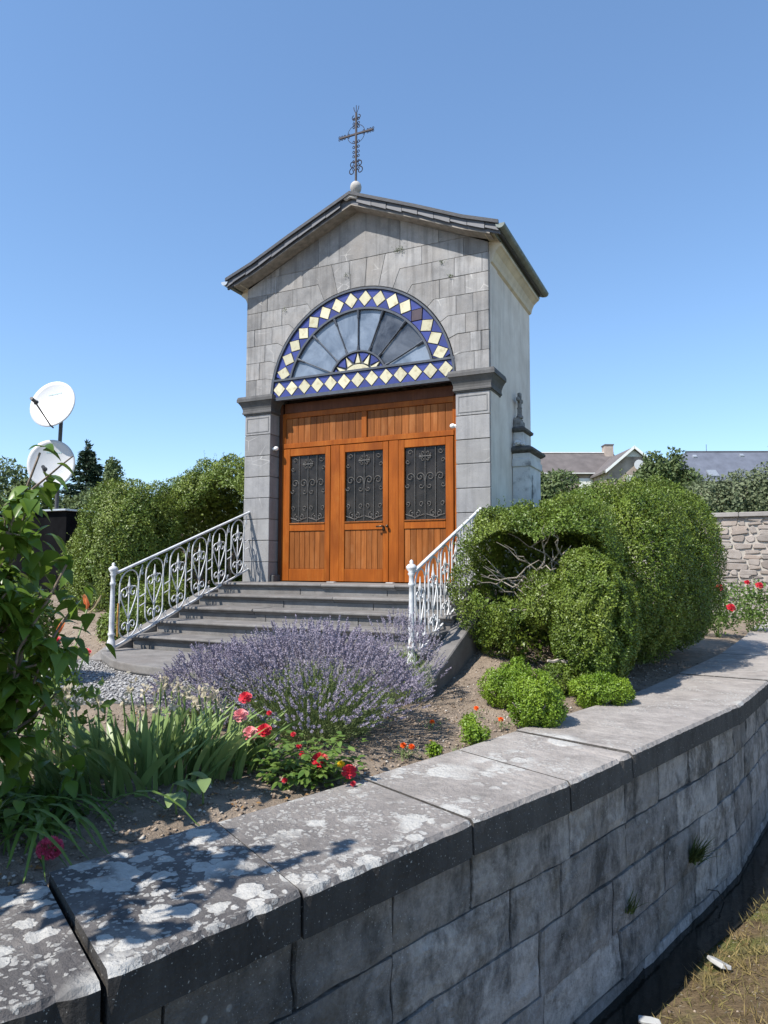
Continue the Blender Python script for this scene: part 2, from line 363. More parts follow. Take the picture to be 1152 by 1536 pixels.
def hill_mat():
    t = NT('hill_grass')
    c = t.mix(t.ramp(t.noise(.35, 7, .65), [(.35, 0.), (.65, 1.)]), (.07, .10, .03), (.17, .20, .075))
    M['hill_grass'] = t.done(t.bsdf(c, .95, t.bump(t.noise(3, 6, .7), .8, .2), .15))
hill_mat()

# ------------------------------------------------------------------ mesh helpers
OFF = {}
class MB:
    def __init__(s): s.v = []; s.f = []
    def add(s, vs, fs):
        b = len(s.v); s.v += [tuple(q) for q in vs]; s.f += [tuple(b+i for i in q) for q in fs]; return s
    def box(s, x0, x1, y0, y1, z0, z1):
        return s.add([(x0, y0, z0), (x1, y0, z0), (x1, y1, z0), (x0, y1, z0), (x0, y0, z1), (x1, y0, z1), (x1, y1, z1), (x0, y1, z1)],
                     [(0, 3, 2, 1), (4, 5, 6, 7), (0, 1, 5, 4), (1, 2, 6, 5), (2, 3, 7, 6), (3, 0, 4, 7)])
    def prism(s, poly, a0, a1, axis='y'):
        n = len(poly)
        def P(u, w, a): return (u, a, w) if axis == 'y' else ((a, u, w) if axis == 'x' else (u, w, a))
        vs = [P(u, w, a0) for u, w in poly] + [P(u, w, a1) for u, w in poly]
        area = sum(poly[i][0]*poly[(i+1) % n][1]-poly[(i+1) % n][0]*poly[i][1] for i in range(n))
        flip = (area > 0) ^ (axis == 'y') ^ (a1 < a0)
        A = tuple(range(n)); B = tuple(range(2*n-1, n-1, -1))
        fs = [A, B] if not flip else [A[::-1], B[::-1]]
        for i in range(n):
            j = (i+1) % n; q = (i, n+i, n+j, j); fs.append(q if not flip else q[::-1])
        return s.add(vs, fs)
    def hexa(s, b, t):
        return s.add(list(b)+list(t), [(0, 3, 2, 1), (4, 5, 6, 7), (0, 1, 5, 4), (1, 2, 6, 5), (2, 3, 7, 6), (3, 0, 4, 7)])
    def tube(s, pts, r, n=5, closed=False):
        pts = [Vector(q) for q in pts]; k = len(pts)
        rr = r if hasattr(r, '__len__') else [r]*k
        prev = None; rings = []
        for i, q in enumerate(pts):
            if closed: t = pts[(i+1) % k]-pts[i-1]
            else: t = pts[min(i+1, k-1)]-pts[max(i-1, 0)]
            t = t.normalized() if t.length > 1e-9 else Vector((0, 0, 1))
            if prev is None:
                a = Vector((0, 0, 1)) if abs(t.z) < .9 else Vector((1, 0, 0)); u = t.cross(a).normalized()
            else:
                u = prev - t*prev.dot(t); u = u.normalized() if u.length > 1e-6 else t.orthogonal().normalized()
            prev = u; w = t.cross(u)
            rings.append([q+(u*math.cos(2*math.pi*j/n)+w*math.sin(2*math.pi*j/n))*rr[i] for j in range(n)])
        vs = [x for rg in rings for x in rg]; fs = []
        for i in range(k if closed else k-1):
            a = i*n; b = ((i+1) % k)*n
            fs += [(a+j, a+(j+1) % n, b+(j+1) % n, b+j) for j in range(n)]
        if not closed: fs += [tuple(range(n-1, -1, -1)), tuple((k-1)*n+j for j in range(n))]
        return s.add(vs, fs)
    def lathe(s, c, prof, n=14):
        vs = [(c[0]+r*math.cos(2*math.pi*j/n), c[1]+r*math.sin(2*math.pi*j/n), c[2]+z) for r, z in prof for j in range(n)]
        fs = [(i*n+j, i*n+(j+1) % n, (i+1)*n+(j+1) % n, (i+1)*n+j) for i in range(len(prof)-1) for j in range(n)]
        fs += [tuple(range(n-1, -1, -1)), tuple((len(prof)-1)*n+j for j in range(n))]
        return s.add(vs, fs)
    def ball(s, c, r, n=12, m=8, sz=1.0):
        prof = [(r*math.sin(math.pi*i/m)+1e-4, -r*sz*math.cos(math.pi*i/m)) for i in range(m+1)]
        return s.lathe(c, prof, n)
    def build(s, name, mat, parent=None, bevel=0.0, smooth=False, seg=1, jitter=0.0):
        off = OFF.get(parent, (0, 0, 0)) if parent else (0, 0, 0)
        me = bpy.data.meshes.new(name)
        vs = [(x-off[0], y-off[1], z-off[2]) for x, y, z in s.v]
        me.from_pydata(vs, [], s.f)
        if bevel or jitter:
            bm = bmesh.new(); bm.from_mesh(me)
            if jitter:
                for v in bm.verts: v.co += Vector((random.uniform(-1, 1), random.uniform(-1, 1), random.uniform(-1, 1)))*jitter
            if bevel: bmesh.ops.bevel(bm, geom=list(bm.edges), offset=bevel, segments=seg, profile=.6, affect='EDGES', clamp_overlap=True)
            bm.to_mesh(me); bm.free()
        if smooth: me.shade_smooth()
        me.materials.append(M[mat] if isinstance(mat, str) else mat)
        o = bpy.data.objects.new(name, me); COL.objects.link(o)
        if parent: o.parent = parent; OFF[o] = off
        return o
def link(o, parent):
    COL.objects.link(o)
    if parent: o.parent = parent; OFF[o] = OFF.get(parent, (0, 0, 0))
def thing(name, label, cat, loc, group=None):
    o = bpy.data.objects.new(name, None); COL.objects.link(o); o.location = loc; o.empty_display_size = .2
    o['label'] = label; o['category'] = cat
    if group: o['group'] = group
    OFF[o] = tuple(loc); return o
def tag(o, label, cat, group=None):
    o['label'] = label; o['category'] = cat
    if group: o['group'] = group
    return o
def structure(o): o['kind'] = 'structure'; return o
def stuff(o): o['kind'] = 'stuff'; return o
def inset(poly, d):
    n = len(poly); a = sum(poly[i][0]*poly[(i+1) % n][1]-poly[(i+1) % n][0]*poly[i][1] for i in range(n))
    sg = 1 if a > 0 else -1; out = []
    for i in range(n):
        p0, p1, p2 = poly[i-1], poly[i], poly[(i+1) % n]
        e1 = (p1[0]-p0[0], p1[1]-p0[1]); e2 = (p2[0]-p1[0], p2[1]-p1[1])
        l1 = math.hypot(*e1) or 1e-9; l2 = math.hypot(*e2) or 1e-9
        n1 = (-e1[1]/l1*sg, e1[0]/l1*sg); n2 = (-e2[1]/l2*sg, e2[0]/l2*sg)
        bx, bz = n1[0]+n2[0], n1[1]+n2[1]; bl = bx*bx+bz*bz
        k = 2*d/max(bl, .5); out.append((p1[0]+bx*k*.5*2/2*1.0, p1[1]+bz*k*.5*2/2*1.0))
    return out
def clip(poly, f):
    out = []; n = len(poly)
    for i in range(n):
        a, b = poly[i], poly[(i+1) % n]; fa, fb = f(a), f(b)
        if fa >= 0: out.append(a)
        if (fa >= 0) != (fb >= 0):
            t = fa/(fa-fb); out.append((a[0]+(b[0]-a[0])*t, a[1]+(b[1]-a[1])*t))
    return out
def clean(poly):
    out = []
    for q in poly:
        if not out or math.hypot(q[0]-out[-1][0], q[1]-out[-1][1]) > .004: out.append(q)
    if len(out) > 1 and math.hypot(out[0][0]-out[-1][0], out[0][1]-out[-1][1]) <= .004: out.pop()
    return out

# --- numpy foliage
def leaf_mesh(name, pos, axis, nrm, length, width, mat, parent=None, fold=.25, rvals=None, kind=True, tri=False):
    n = len(pos); axis = axis/np.linalg.norm(axis, axis=1, keepdims=True)
    side = np.cross(axis, nrm); side /= (np.linalg.norm(side, axis=1, keepdims=True)+1e-9)
    nn = np.cross(side, axis)
    L = np.broadcast_to(np.asarray(length, float), (n,))[:, None]; Wd = np.broadcast_to(np.asarray(width, float), (n,))[:, None]
    p0 = pos; p3 = pos+axis*L
    p1 = pos+axis*L*.45+side*Wd*.5+nn*Wd*fold; p2 = pos+axis*L*.45-side*Wd*.5+nn*Wd*fold
    off = np.array(OFF.get(parent, (0, 0, 0)) if parent else (0, 0, 0))
    V = np.stack([p0, p1, p3, p2], 1).reshape(-1, 3)-off
    b = np.arange(n)*4
    F = np.stack([b, b+1, b+2, b, b+2, b+3], 1).reshape(-1)
    return tri_mesh(name, V, F, mat, parent, np.repeat(rvals if rvals is not None else rng.random(n), 2), kind)
def tri_mesh(name, V, F, mat, parent=None, fr=None, kind=True):
    me = bpy.data.meshes.new(name); nf = len(F)//3
    me.vertices.add(len(V)); me.vertices.foreach_set('co', np.ascontiguousarray(V, dtype=np.float32).ravel())
    me.loops.add(len(F)); me.loops.foreach_set('vertex_index', np.ascontiguousarray(F, dtype=np.int32))
    me.polygons.add(nf); me.polygons.foreach_set('loop_start', np.arange(nf, dtype=np.int32)*3)
    me.update(calc_edges=True)
    if fr is not None:
        a = me.attributes.new('r', 'FLOAT', 'FACE'); a.data.foreach_set('value', np.ascontiguousarray(fr, dtype=np.float32))
    me.materials.append(M[mat]); o = bpy.data.objects.new(name, me); link(o, parent)
    if kind: o['kind'] = 'stuff'
    return o
def unit(n):
    v = rng.normal(size=(n, 3)); return v/np.linalg.norm(v, axis=1, keepdims=True)
def lump(p, f, seed=0):
    a = np.array([1.0, 1.7, 2.3])+seed
    return (np.sin(p[:, 0]*f+a[0])*np.sin(p[:, 1]*f*1.13+a[1])+np.sin(p[:, 2]*f*.91+a[2])*np.sin(p[:, 0]*f*1.7+p[:, 1]*f*.6+a[1]) +
            .6*np.sin(p[:, 0]*f*2.3+a[2])*np.sin(p[:, 1]*f*2.1-a[0])*np.sin(p[:, 2]*f*2.5+a[1]))/2.2
def blob_points(blobs, n, depth=.12, expo=2.6, amp=.06, freq=5.0, carve=(), zmin=None, seed=0, amp2=None, d0=0.0, gap=None):
    """points in the leafy shell of a union of rounded boxes, evenly spread over its surface; blobs: (centre, radii)"""
    amp2 = amp*.45 if amp2 is None else amp2
    P = []; N = []
    tot = []
    for c, r in blobs:
        k = 4000; d = unit(k); r = np.array(r); rad = (np.abs(d/r)**expo).sum(1)**(-1/expo)
        g = np.sign(d)*np.abs(d*rad[:, None]/r)**(expo-1)/r; g /= np.linalg.norm(g, axis=1, keepdims=True)
        tot.append((rad**2/np.maximum((d*g).sum(1), .15)).mean())
    tot = np.array(tot); share = tot/tot.sum()
    for (c, r), a in zip(blobs, share):
        k = int(n*a*1.5)+10; c = np.array(c); r = np.array(r); got = 0
        while got < k:
            d = unit(k*2); rad = (np.abs(d/r)**expo).sum(1)**(-1/expo)
            base = c+d*rad[:, None]
            g = np.sign(d)*np.abs((base-c)/r)**(expo-1)/r; g /= np.linalg.norm(g, axis=1, keepdims=True)
            dens = rad**2/np.maximum((d*g).sum(1), .15); ok = rng.random(len(d)) < dens/dens.max()
            base, g = base[ok], g[ok]; m_ = len(base)
            inn = d0+depth*rng.random(m_)**1.5
            if gap is not None:
                deep = lump(base, gap, seed+5) < -.22; inn = np.where(deep, inn+depth*.8, inn)
            q = base+g*(amp*lump(base, freq, seed)+amp2*lump(base, freq*2.9, seed+2)-inn)[:, None]
            P.append(q); N.append(g); got += m_
    P = np.concatenate(P); N = np.concatenate(N)
    keep = np.ones(len(P), bool)
    for c, r in blobs:
        v = (np.abs((P-np.array(c))/np.array(r))**expo).sum(1)**(1/expo)
        keep &= v > 1-(d0+depth+amp+amp2+.03)/min(r)
    for c, r in carve:
        keep &= (((P-np.array(c))/np.array(r))**2).sum(1)+.35*lump(P, 9, 3) > 1
    if zmin is not None: keep &= P[:, 2] > zmin
    P, N = P[keep], N[keep]
    if len(P) > n:
        i = rng.choice(len(P), n, replace=False); P, N = P[i], N[i]
    return P, N
def foliage(name, blobs, n, size, mat, parent, **kw):
    sz = kw.pop('asp', .62); sp = kw.pop('spread', .9)
    P, N = blob_points(blobs, n, **kw)
    k = len(P); ax = unit(k)*sp+N*.30+np.array([0, 0, .12]); nr = N*1.25+unit(k)*.55+np.array([0, 0, .25])
    s = size*(.45+1.0*rng.random(k))
    r = np.clip(.42+.34*lump(P, 9, 2)+.5*(rng.random(k)-.5), 0, 1)
    return leaf_mesh(name, P, ax, nr, s, s*sz, mat, parent, rvals=r)

# ================================================================== THE SETTING
def lerp_path(pts, y):
    for (x0, y0), (x1, y1) in zip(pts[:-1], pts[1:]):
        if y <= y1 or (x1, y1) == pts[-1]: return x0+(x1-x0)*(y-y0)/(y1-y0)
OUT = [(3.70, -9.2), (4.232, -7.03), (4.504, -6.57), (4.723, -5.928), (5.029, -5.022), (5.309, -4.284), (5.537, -3.572), (6.141, -1.68), (6.44, -.2), (6.85, 1.9), (7.15, 4.2), (7.45, 7.0), (7.7, 9.05)]
INN = [(3.0, -8.0), (3.60, -6.50), (3.815, -6.20), (4.03, -5.524), (4.317, -4.691), (4.57, -3.93), (4.76, -3.31), (5.266, -1.732), (5.62, -.1), (6.02, 1.9), (6.33, 4.2), (6.62, 7.0), (6.9, 9.05)]
ZC = -.88
def mid_x(y): return .45*lerp_path(OUT, y)+.55*lerp_path(INN, y)
def sstep(a, b, x):
    t = min(1, max(0, (x-a)/(b-a))); return t*t*(3-2*t)
def garden_z(x, y):
    z = -.915
    bank = sstep(-2.7, -.2, y)
    if x < 0: z += .52*bank*sstep(.02, -.25, x) + .25*sstep(-3, -9, x)
    elif x > 3.6: z += .42*bank*sstep(3.58, 3.75, x)*(1-sstep(3.9, 5.0, x))
    if x > 3.2 and y < 9: z += .0
    z += .085*sstep(-4.9, -4.2, y)*(1-sstep(2.4, 3.2, x))*(1-sstep(-1.5, 0, y)*(x < 0))
    dip = mid_x(y)-.42-x
    z += .02*mnoise.noise((x*2.1, y*2.1, 0))+.012*mnoise.noise((x*7, y*7, 3))
    if dip < .25: z = min(z, ZC-.03-.06*sstep(.25, -.1, dip))
    if -.1 < x < 3.7 and y > -2.9: z = -.96
    return z
def grid_mesh(name, xs_of_row, ys, zf, mat):
    V = []; Fq = []; k = None
    for y in ys:
        xs = xs_of_row(y); k = len(xs)
        V += [(x, y, zf(x, y)) for x in xs]
    for j in range(len(ys)-1):
        for i in range(k-1):
            a = j*k+i; Fq.append((a, a+1, a+k+1, a+k))
    m = MB(); m.add(V, Fq); o = m.build(name, mat, smooth=True); return structure(o)
ys = list(np.concatenate([np.linspace(-60, -9.5, 6), np.linspace(-9.2, 3.5, 128), np.linspace(3.8, 9.6, 16)]))
us = np.concatenate([np.linspace(0, .6, 12)[:-1], np.linspace(.6, 1, 150)])
def gx(y):
    xm = mid_x(max(-9.2, min(9.05, y))); x0 = -40.
    return [(-40+(30)*u/.6) if u < .6 else (-10+(xm+10)*(u-.6)/.4) for u in us]
grid_mesh('garden_ground', gx, ys, garden_z, 'garden_soil')
def bank_z(x, y):
    xm = mid_x(max(-9.2, min(9.05, y))); d = x-xm
    z = -2.245+.16*sstep(.5, 1.3, d)+.9*sstep(4, 11, d)
    z += (.05*mnoise.noise((x*1.3, y*1.3, 5))+.03*mnoise.noise((x*5, y*5, 9)))*sstep(.5, .9, d)
    return z
vs2 = np.concatenate([np.linspace(0, 1, 60), np.linspace(1.05, 8, 14)])
def bx_(y):
    xm = mid_x(max(-9.2, min(9.05, y))); return [xm+.05+5*v for v in vs2]
grid_mesh('stream_bank', bx_, ys, bank_z, 'stream_bank')
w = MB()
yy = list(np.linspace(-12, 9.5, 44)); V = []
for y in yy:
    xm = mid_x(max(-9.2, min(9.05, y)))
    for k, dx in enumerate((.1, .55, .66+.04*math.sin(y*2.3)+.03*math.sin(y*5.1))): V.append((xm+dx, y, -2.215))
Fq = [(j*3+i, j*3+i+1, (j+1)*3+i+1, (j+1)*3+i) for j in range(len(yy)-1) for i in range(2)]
structure(w.add(V, Fq).build('wall_foot_shade', 'wall_foot_shade', smooth=True))  # added dark sheet standing for the shade at the wall foot
# hill behind the garden reaching the horizon
def hill_z(x, y):
    d = y-9.6
    z = -.95+1.75*sstep(0, .6, d)+.112*min(d, 50)+.03*max(0, d-50)*math.exp(-max(0, d-50)/400)
    return z+.25*mnoise.noise((x*.06, y*.06, 1))*min(1, d/8)
hx = list(np.concatenate([np.linspace(-900, -60, 10), np.linspace(-50, 50, 60), np.linspace(60, 900, 10)]))
hy = list(np.concatenate([np.linspace(9.6, 12, 9), np.linspace(13, 70, 40), np.linspace(80, 1500, 16)]))
grid_mesh('hill', lambda y: hx, hy, hill_z, 'hill_grass')

# gravel path by the foot of the steps
gp = [(-7, -4.3), (-2.5, -4.35), (0.2, -4.45), (1.5, -4.25), (2.3, -3.9), (2.9, -3.4), (3.1, -3.0), (2.6, -2.9), (.1, -2.55), (-.3, -2.58), (-.8, -2.85), (-2.5, -2.95), (-7, -2.9)]
m = MB(); m.prism(gp, -.96, -.806, 'z'); gpo = structure(m.build('gravel_path', 'gravel'))
def inside(x, y, poly):
    c = False; n = len(poly)
    for i in range(n):
        (x0, y0), (x1, y1) = poly[i-1], poly[i]
        if (y0 > y) != (y1 > y) and x < (x1-x0)*(y-y0)/(y1-y0)+x0: c = not c
    return c
def pebbles(name, pts, smin, smax, mat):
    n = len(pts); P = np.array(pts); s = rng.uniform(smin, smax, n)
    oct_v = np.array([[1, 0, 0], [0, 1, 0], [-1, 0, 0], [0, -1, 0], [0, 0, .6], [0, 0, -.6]], float)
    F0 = np.array([[0, 1, 4], [1, 2, 4], [2, 3, 4], [3, 0, 4], [1, 0, 5], [2, 1, 5], [3, 2, 5], [0, 3, 5]])
    ang = rng.uniform(0, 6.28, n); ca, sa = np.cos(ang), np.sin(ang)
    v = oct_v[None]*(rng.uniform(.6, 1.3, (n, 6, 1)))*s[:, None, None]
    x = v[..., 0]*ca[:, None]-v[..., 1]*sa[:, None]; y = v[..., 0]*sa[:, None]+v[..., 1]*ca[:, None]
    V = np.stack([x, y, v[..., 2]], -1)+P[:, None]
    F = (F0[None]+(np.arange(n)*6)[:, None, None]).reshape(-1)
    return tri_mesh(name, V.reshape(-1, 3), F, mat, None, np.repeat(rng.random(n), 8))
t_ = NT('pebble_mix'); a_ = t_.n('ShaderNodeAttribute'); a_.attribute_name = 'r'
M['pebble_mix'] = t_.done(t_.bsdf(t_.mix(a_.outputs['Fac'], (.16, .155, .155), (.44, .43, .42)), .85, None, .3))
t_ = NT('clod_mix'); a_ = t_.n('ShaderNodeAttribute'); a_.attribute_name = 'r'
M['clod_mix'] = t_.done(t_.bsdf(t_.ramp(a_.outputs['Fac'], [(0, (.15, .11, .08)), (.9, (.36, .29, .225)), (.965, (.36, .29, .225)), (.98, (.46, .43, .38))]), .95, None, .2))
pts = []
while len(pts) < 9000:
    x = rng.uniform(-1.6, 2.8); y = rng.uniform(-4.4, -2.5)
    if inside(x, y, gp): pts.append((x, y, -.804+rng.uniform(-.002, .008)))
peb = pebbles('gravel_stones', pts, .008, .02, 'pebble_mix'); tag(peb, 'loose pale grey gravel stones by the foot of the steps', 'gravel')
pts = []
while len(pts) < 9000:
    y = rng.uniform(-6.4, 1.2); x = rng.uniform(2.0, mid_x(y)-.35)
    if y > -2.9 and x < 3.75: continue
    if inside(x, y, gp): continue
    pts.append((x, y, garden_z(x, y)+.002))
for _ in range(2500):
    x = rng.uniform(-3.2, -.25); y = rng.uniform(-3.0, .5); pts.append((x, y, garden_z(x, y)+.002))
clod = pebbles('soil_clods', pts, .004, .016, 'clod_mix'); tag(clod, 'crumbly brown soil clods and small stones in the flower bed', 'soil')

pl = []
while len(pl) < 520:
    y = rng.uniform(-6.3, .8); x = rng.uniform(2.2, mid_x(y)-.38)
    if y > -3.0 and x < 3.85: continue
    pl.append((x, y, garden_z(x, y)+.008))
pl = np.array(pl); k_ = len(pl); ax_ = unit(k_); ax_[:, 2] *= .25; nr_ = unit(k_)*.5+np.array([0, 0, 1.0])
tag(leaf_mesh('leaf_litter', pl, ax_, nr_, rng.uniform(.012, .035, k_), rng.uniform(.008, .02, k_), 'dead_leaf', None), 'dry brown fallen leaves on the soil of the flower bed', 'leaf litter')
# ================================================================== CHAPEL
W = 3.6; ZI = 2.593; C2 = .24355; ZA = 2.54; RA = 1.372; PW = .432; YD = .191
chapel = thing('chapel', 'small grey stone chapel with gable roof, tiled fanlight and orange wooden doors', 'chapel', (1.8, 1.0, -.02))
wall = MB()
arc = [(W/2+RA*math.cos(a), ZA+RA*math.sin(a)) for a in np.linspace(R(2.2), R(177.8), 40)]
outl = [(.01, 2.30), (.01, 4.185), (W/2, 4.995), (W-.01, 4.185), (W-.01, 2.30), (W-PW, 2.30)]+arc+[(PW, 2.30)]
wall.prism(outl, .010, .30)
fwall = wall.build('front_wall', 'mortar', chapel)
zk = [ZI+k*C2 for k in range(8)]
th = [R(2.2)]+[math.asin((zk[j]-ZA)/(RA+.12)) for j in range(1, 6)]+[R(68), R(77)]
def gable(p): return 4.985-.45*abs(p[0]-W/2)-p[1]
def stone(poly, parent, y=None, mat='ashlar', name='stone_block', depth=.05, gap=.0035, bev=.004):
    poly = clip(poly, gable)
    if len(poly) < 3: return
    poly = clean(inset(clean(poly), gap))
    if len(poly) < 3: return
    y = random.uniform(-.004, .003) if y is None else y
    MB().prism(poly, y, y+depth).build(name, mat, parent, bevel=bev)
def radial(t, z): k = (z-ZA)/math.sin(t); return (k*math.cos(t), z)
for s in (-1, 1):
    F_ = lambda q: (W/2+s*q[0], q[1])
    ends = {-1: [1.62, 1.57, 1.48, 1.36, 1.20, 1.02, .86], 1: [1.61, 1.56, 1.50, 1.38, 1.16, 1.06, .92]}[s]
    joints = {-1: [[], [], [], [1.66], [1.55], [1.45], [1.30]], 1: [[], [1.70], [1.66], [1.60], [1.50], [1.72, 1.36], [1.48]]}[s]
    for j in range(7):
        a = [(RA*math.cos(t), ZA+RA*math.sin(t)) for t in np.linspace(th[j], th[j+1], 7)]
        top = radial(th[j+1], zk[j+1]); poly = a+[top, (ends[j], zk[j+1]), (ends[j], zk[j])]
        if j: poly.append(radial(th[j], zk[j]))
        stone([F_(q) for q in poly], fwall)
        xs = [ends[j]]+sorted(joints[j])+[W/2]
        for x0, x1 in zip(xs[:-1], xs[1:]):
            stone([F_(q) for q in ((x0, zk[j]), (x1, zk[j]), (x1, zk[j+1]), (x0, zk[j+1]))], fwall)
tc = [R(77), R(85.6), R(94.4), R(103)]
for t0, t1 in zip(tc[:-1], tc[1:]):
    a = [(RA*math.cos(t), ZA+RA*math.sin(t)) for t in np.linspace(t0, t1, 5)]
    stone([(W/2+q[0], q[1]) for q in a+[radial(t1, zk[7]), radial(t0, zk[7])]], fwall)
for x0, x1 in ((0, .55), (.55, 1.19), (1.19, 2.416), (2.416, 2.95), (2.95, 3.6)):
    q = [(x0, zk[7]), (x1, zk[7]), (x1, 5.2), (x0, 5.2)]
    if x0 == 1.19: q = [(x0, zk[7]), (x1, zk[7]), (x1, 5.2), (W/2, 5.3), (x0, 5.2)]
    def gb(p): return 4.985-.45*abs(p[0]-W/2)-p[1]
    # the gable line has a ridge: clip each half against its own slope
    q = clip(q, lambda p: 4.985-.45*(p[0]-W/2)-p[1]); q = clip(q, lambda p: 4.985+.45*(p[0]-W/2)-p[1])
    stone(q, fwall)
# pillars
zj = [2.335, 2.046, 1.749, 1.452, 1.154, .857, .56, .263, -.02]
for s in (0, 1):
    x0, x1 = (0, PW) if s == 0 else (W-PW, W)
    core = MB(); core.box(x0+.012, x1-.012, .012, .34, -.02, 2.34)
    pil = core.build('pillar', 'mortar_dark', chapel)
    for a, b in zip(zj[1:], zj[:-1]):
        y = random.uniform(-.003, .002)
        st = MB().box(x0, x1, y, .33, a+.004, b-.004).build('stone_block', 'ashlar_lower', pil, bevel=.005)
        if b == zj[0]:
            f = MB(); e = .03; yy0 = y-.006
            f.box(x0+e, x1-e, yy0, y+.01, a+e+.01, a+e+.022); f.box(x0+e, x1-e, yy0, y+.01, b-e-.022, b-e-.01)
            f.box(x0+e, x0+e+.012, yy0, y+.01, a+e+.024, b-e-.024); f.box(x1-e-.012, x1-e, yy0, y+.01, a+e+.024, b-e-.024)
            f.build('panel_moulding', 'ashlar_lower', pil)
    # plinth towards the door
    xin = PW if s == 0 else W-PW; d = 1 if s == 0 else -1
    pl = MB(); pl.box(min(xin, xin+d*.05), max(xin, xin+d*.05), .05, .30, -.02, .085); pl.build('plinth', 'impost_stone', pil, bevel=.01)
    # impost: stepped moulding wrapping front, outer side and reveal
    im = MB(); ox = -1 if s == 0 else 1
    prof = [(.0, 2.335), (.012, 2.335), (.016, 2.352), (.03, 2.356), (.03, 2.378), (.024, 2.386), (.026, 2.42), (.045, 2.47), (.075, 2.515), (.088, 2.52), (.088, 2.560), (.075, 2.593)]
    rings = []
    for p_, z_ in prof:
        xa = x0-p_ if s == 0 else x0-p_*.9; xb = x1+p_*.9 if s == 0 else x1+p_
        rings.append([(xa, -p_, z_), (xb, -p_, z_), (xb, .345 if s == 0 else .44, z_), (xa, .44 if s == 0 else .345, z_)])
    V = [q for rg in rings for q in rg]; n_ = len(rings)
    fs = [(i*4+j, i*4+(j+1) % 4, (i+1)*4+(j+1) % 4, (i+1)*4+j) for i in range(n_-1) for j in range(4)]+[(3, 2, 1, 0), tuple((n_-1)*4+j for j in range(4))]
    im.add(V, fs); im.build('impost', 'impost_stone', pil)
# side and rear walls, floor, interior
for s in (0, 1):
    x0, x1 = (.004, .16) if s == 0 else (W-.16, W-.004)
    MB().box(x0, x1, .345, 2.06, -.95, 4.22).build('side_wall', 'render_plaster', chapel)
    x2 = (-.006, .011) if s == 0 else (W-.011, W+.006)
    MB().box(x2[0], x2[1], .03, .36, -.95, 2.34).build('corner_render', 'render_plaster', chapel)
    MB().box(x2[0], x2[1], .052, .36, 2.60, 4.19).build('corner_render', 'render_plaster', chapel)
    # coved eaves cornice
    cs = 1 if s else -1; xw = W-.006 if s else .006
    pf = [(0, 3.93), (.035, 3.95), (.045, 4.00), (.075, 4.07), (.13, 4.12), (.15, 4.13), (.15, 4.20), (0, 4.20)]
    cv = MB(); cv.prism([(xw+cs*a, b) for a, b in pf], .06, 2.06); cv.build('eaves_cornice', 'cove_cream', chapel)
MB().prism([(.02, -.95), (W-.02, -.95), (W-.02, 4.18), (W/2, 4.99), (.02, 4.18)], 1.93, 2.055).build('rear_wall', 'render_plaster', chapel)
MB().box(.165, W-.165, .31, 1.92, -.3, -.022).build('floor_slab', 'interior', chapel)
MB().box(.9, 2.7, 1.45, 1.88, -.02, .85).build('altar', 'interior', chapel, bevel=.02)
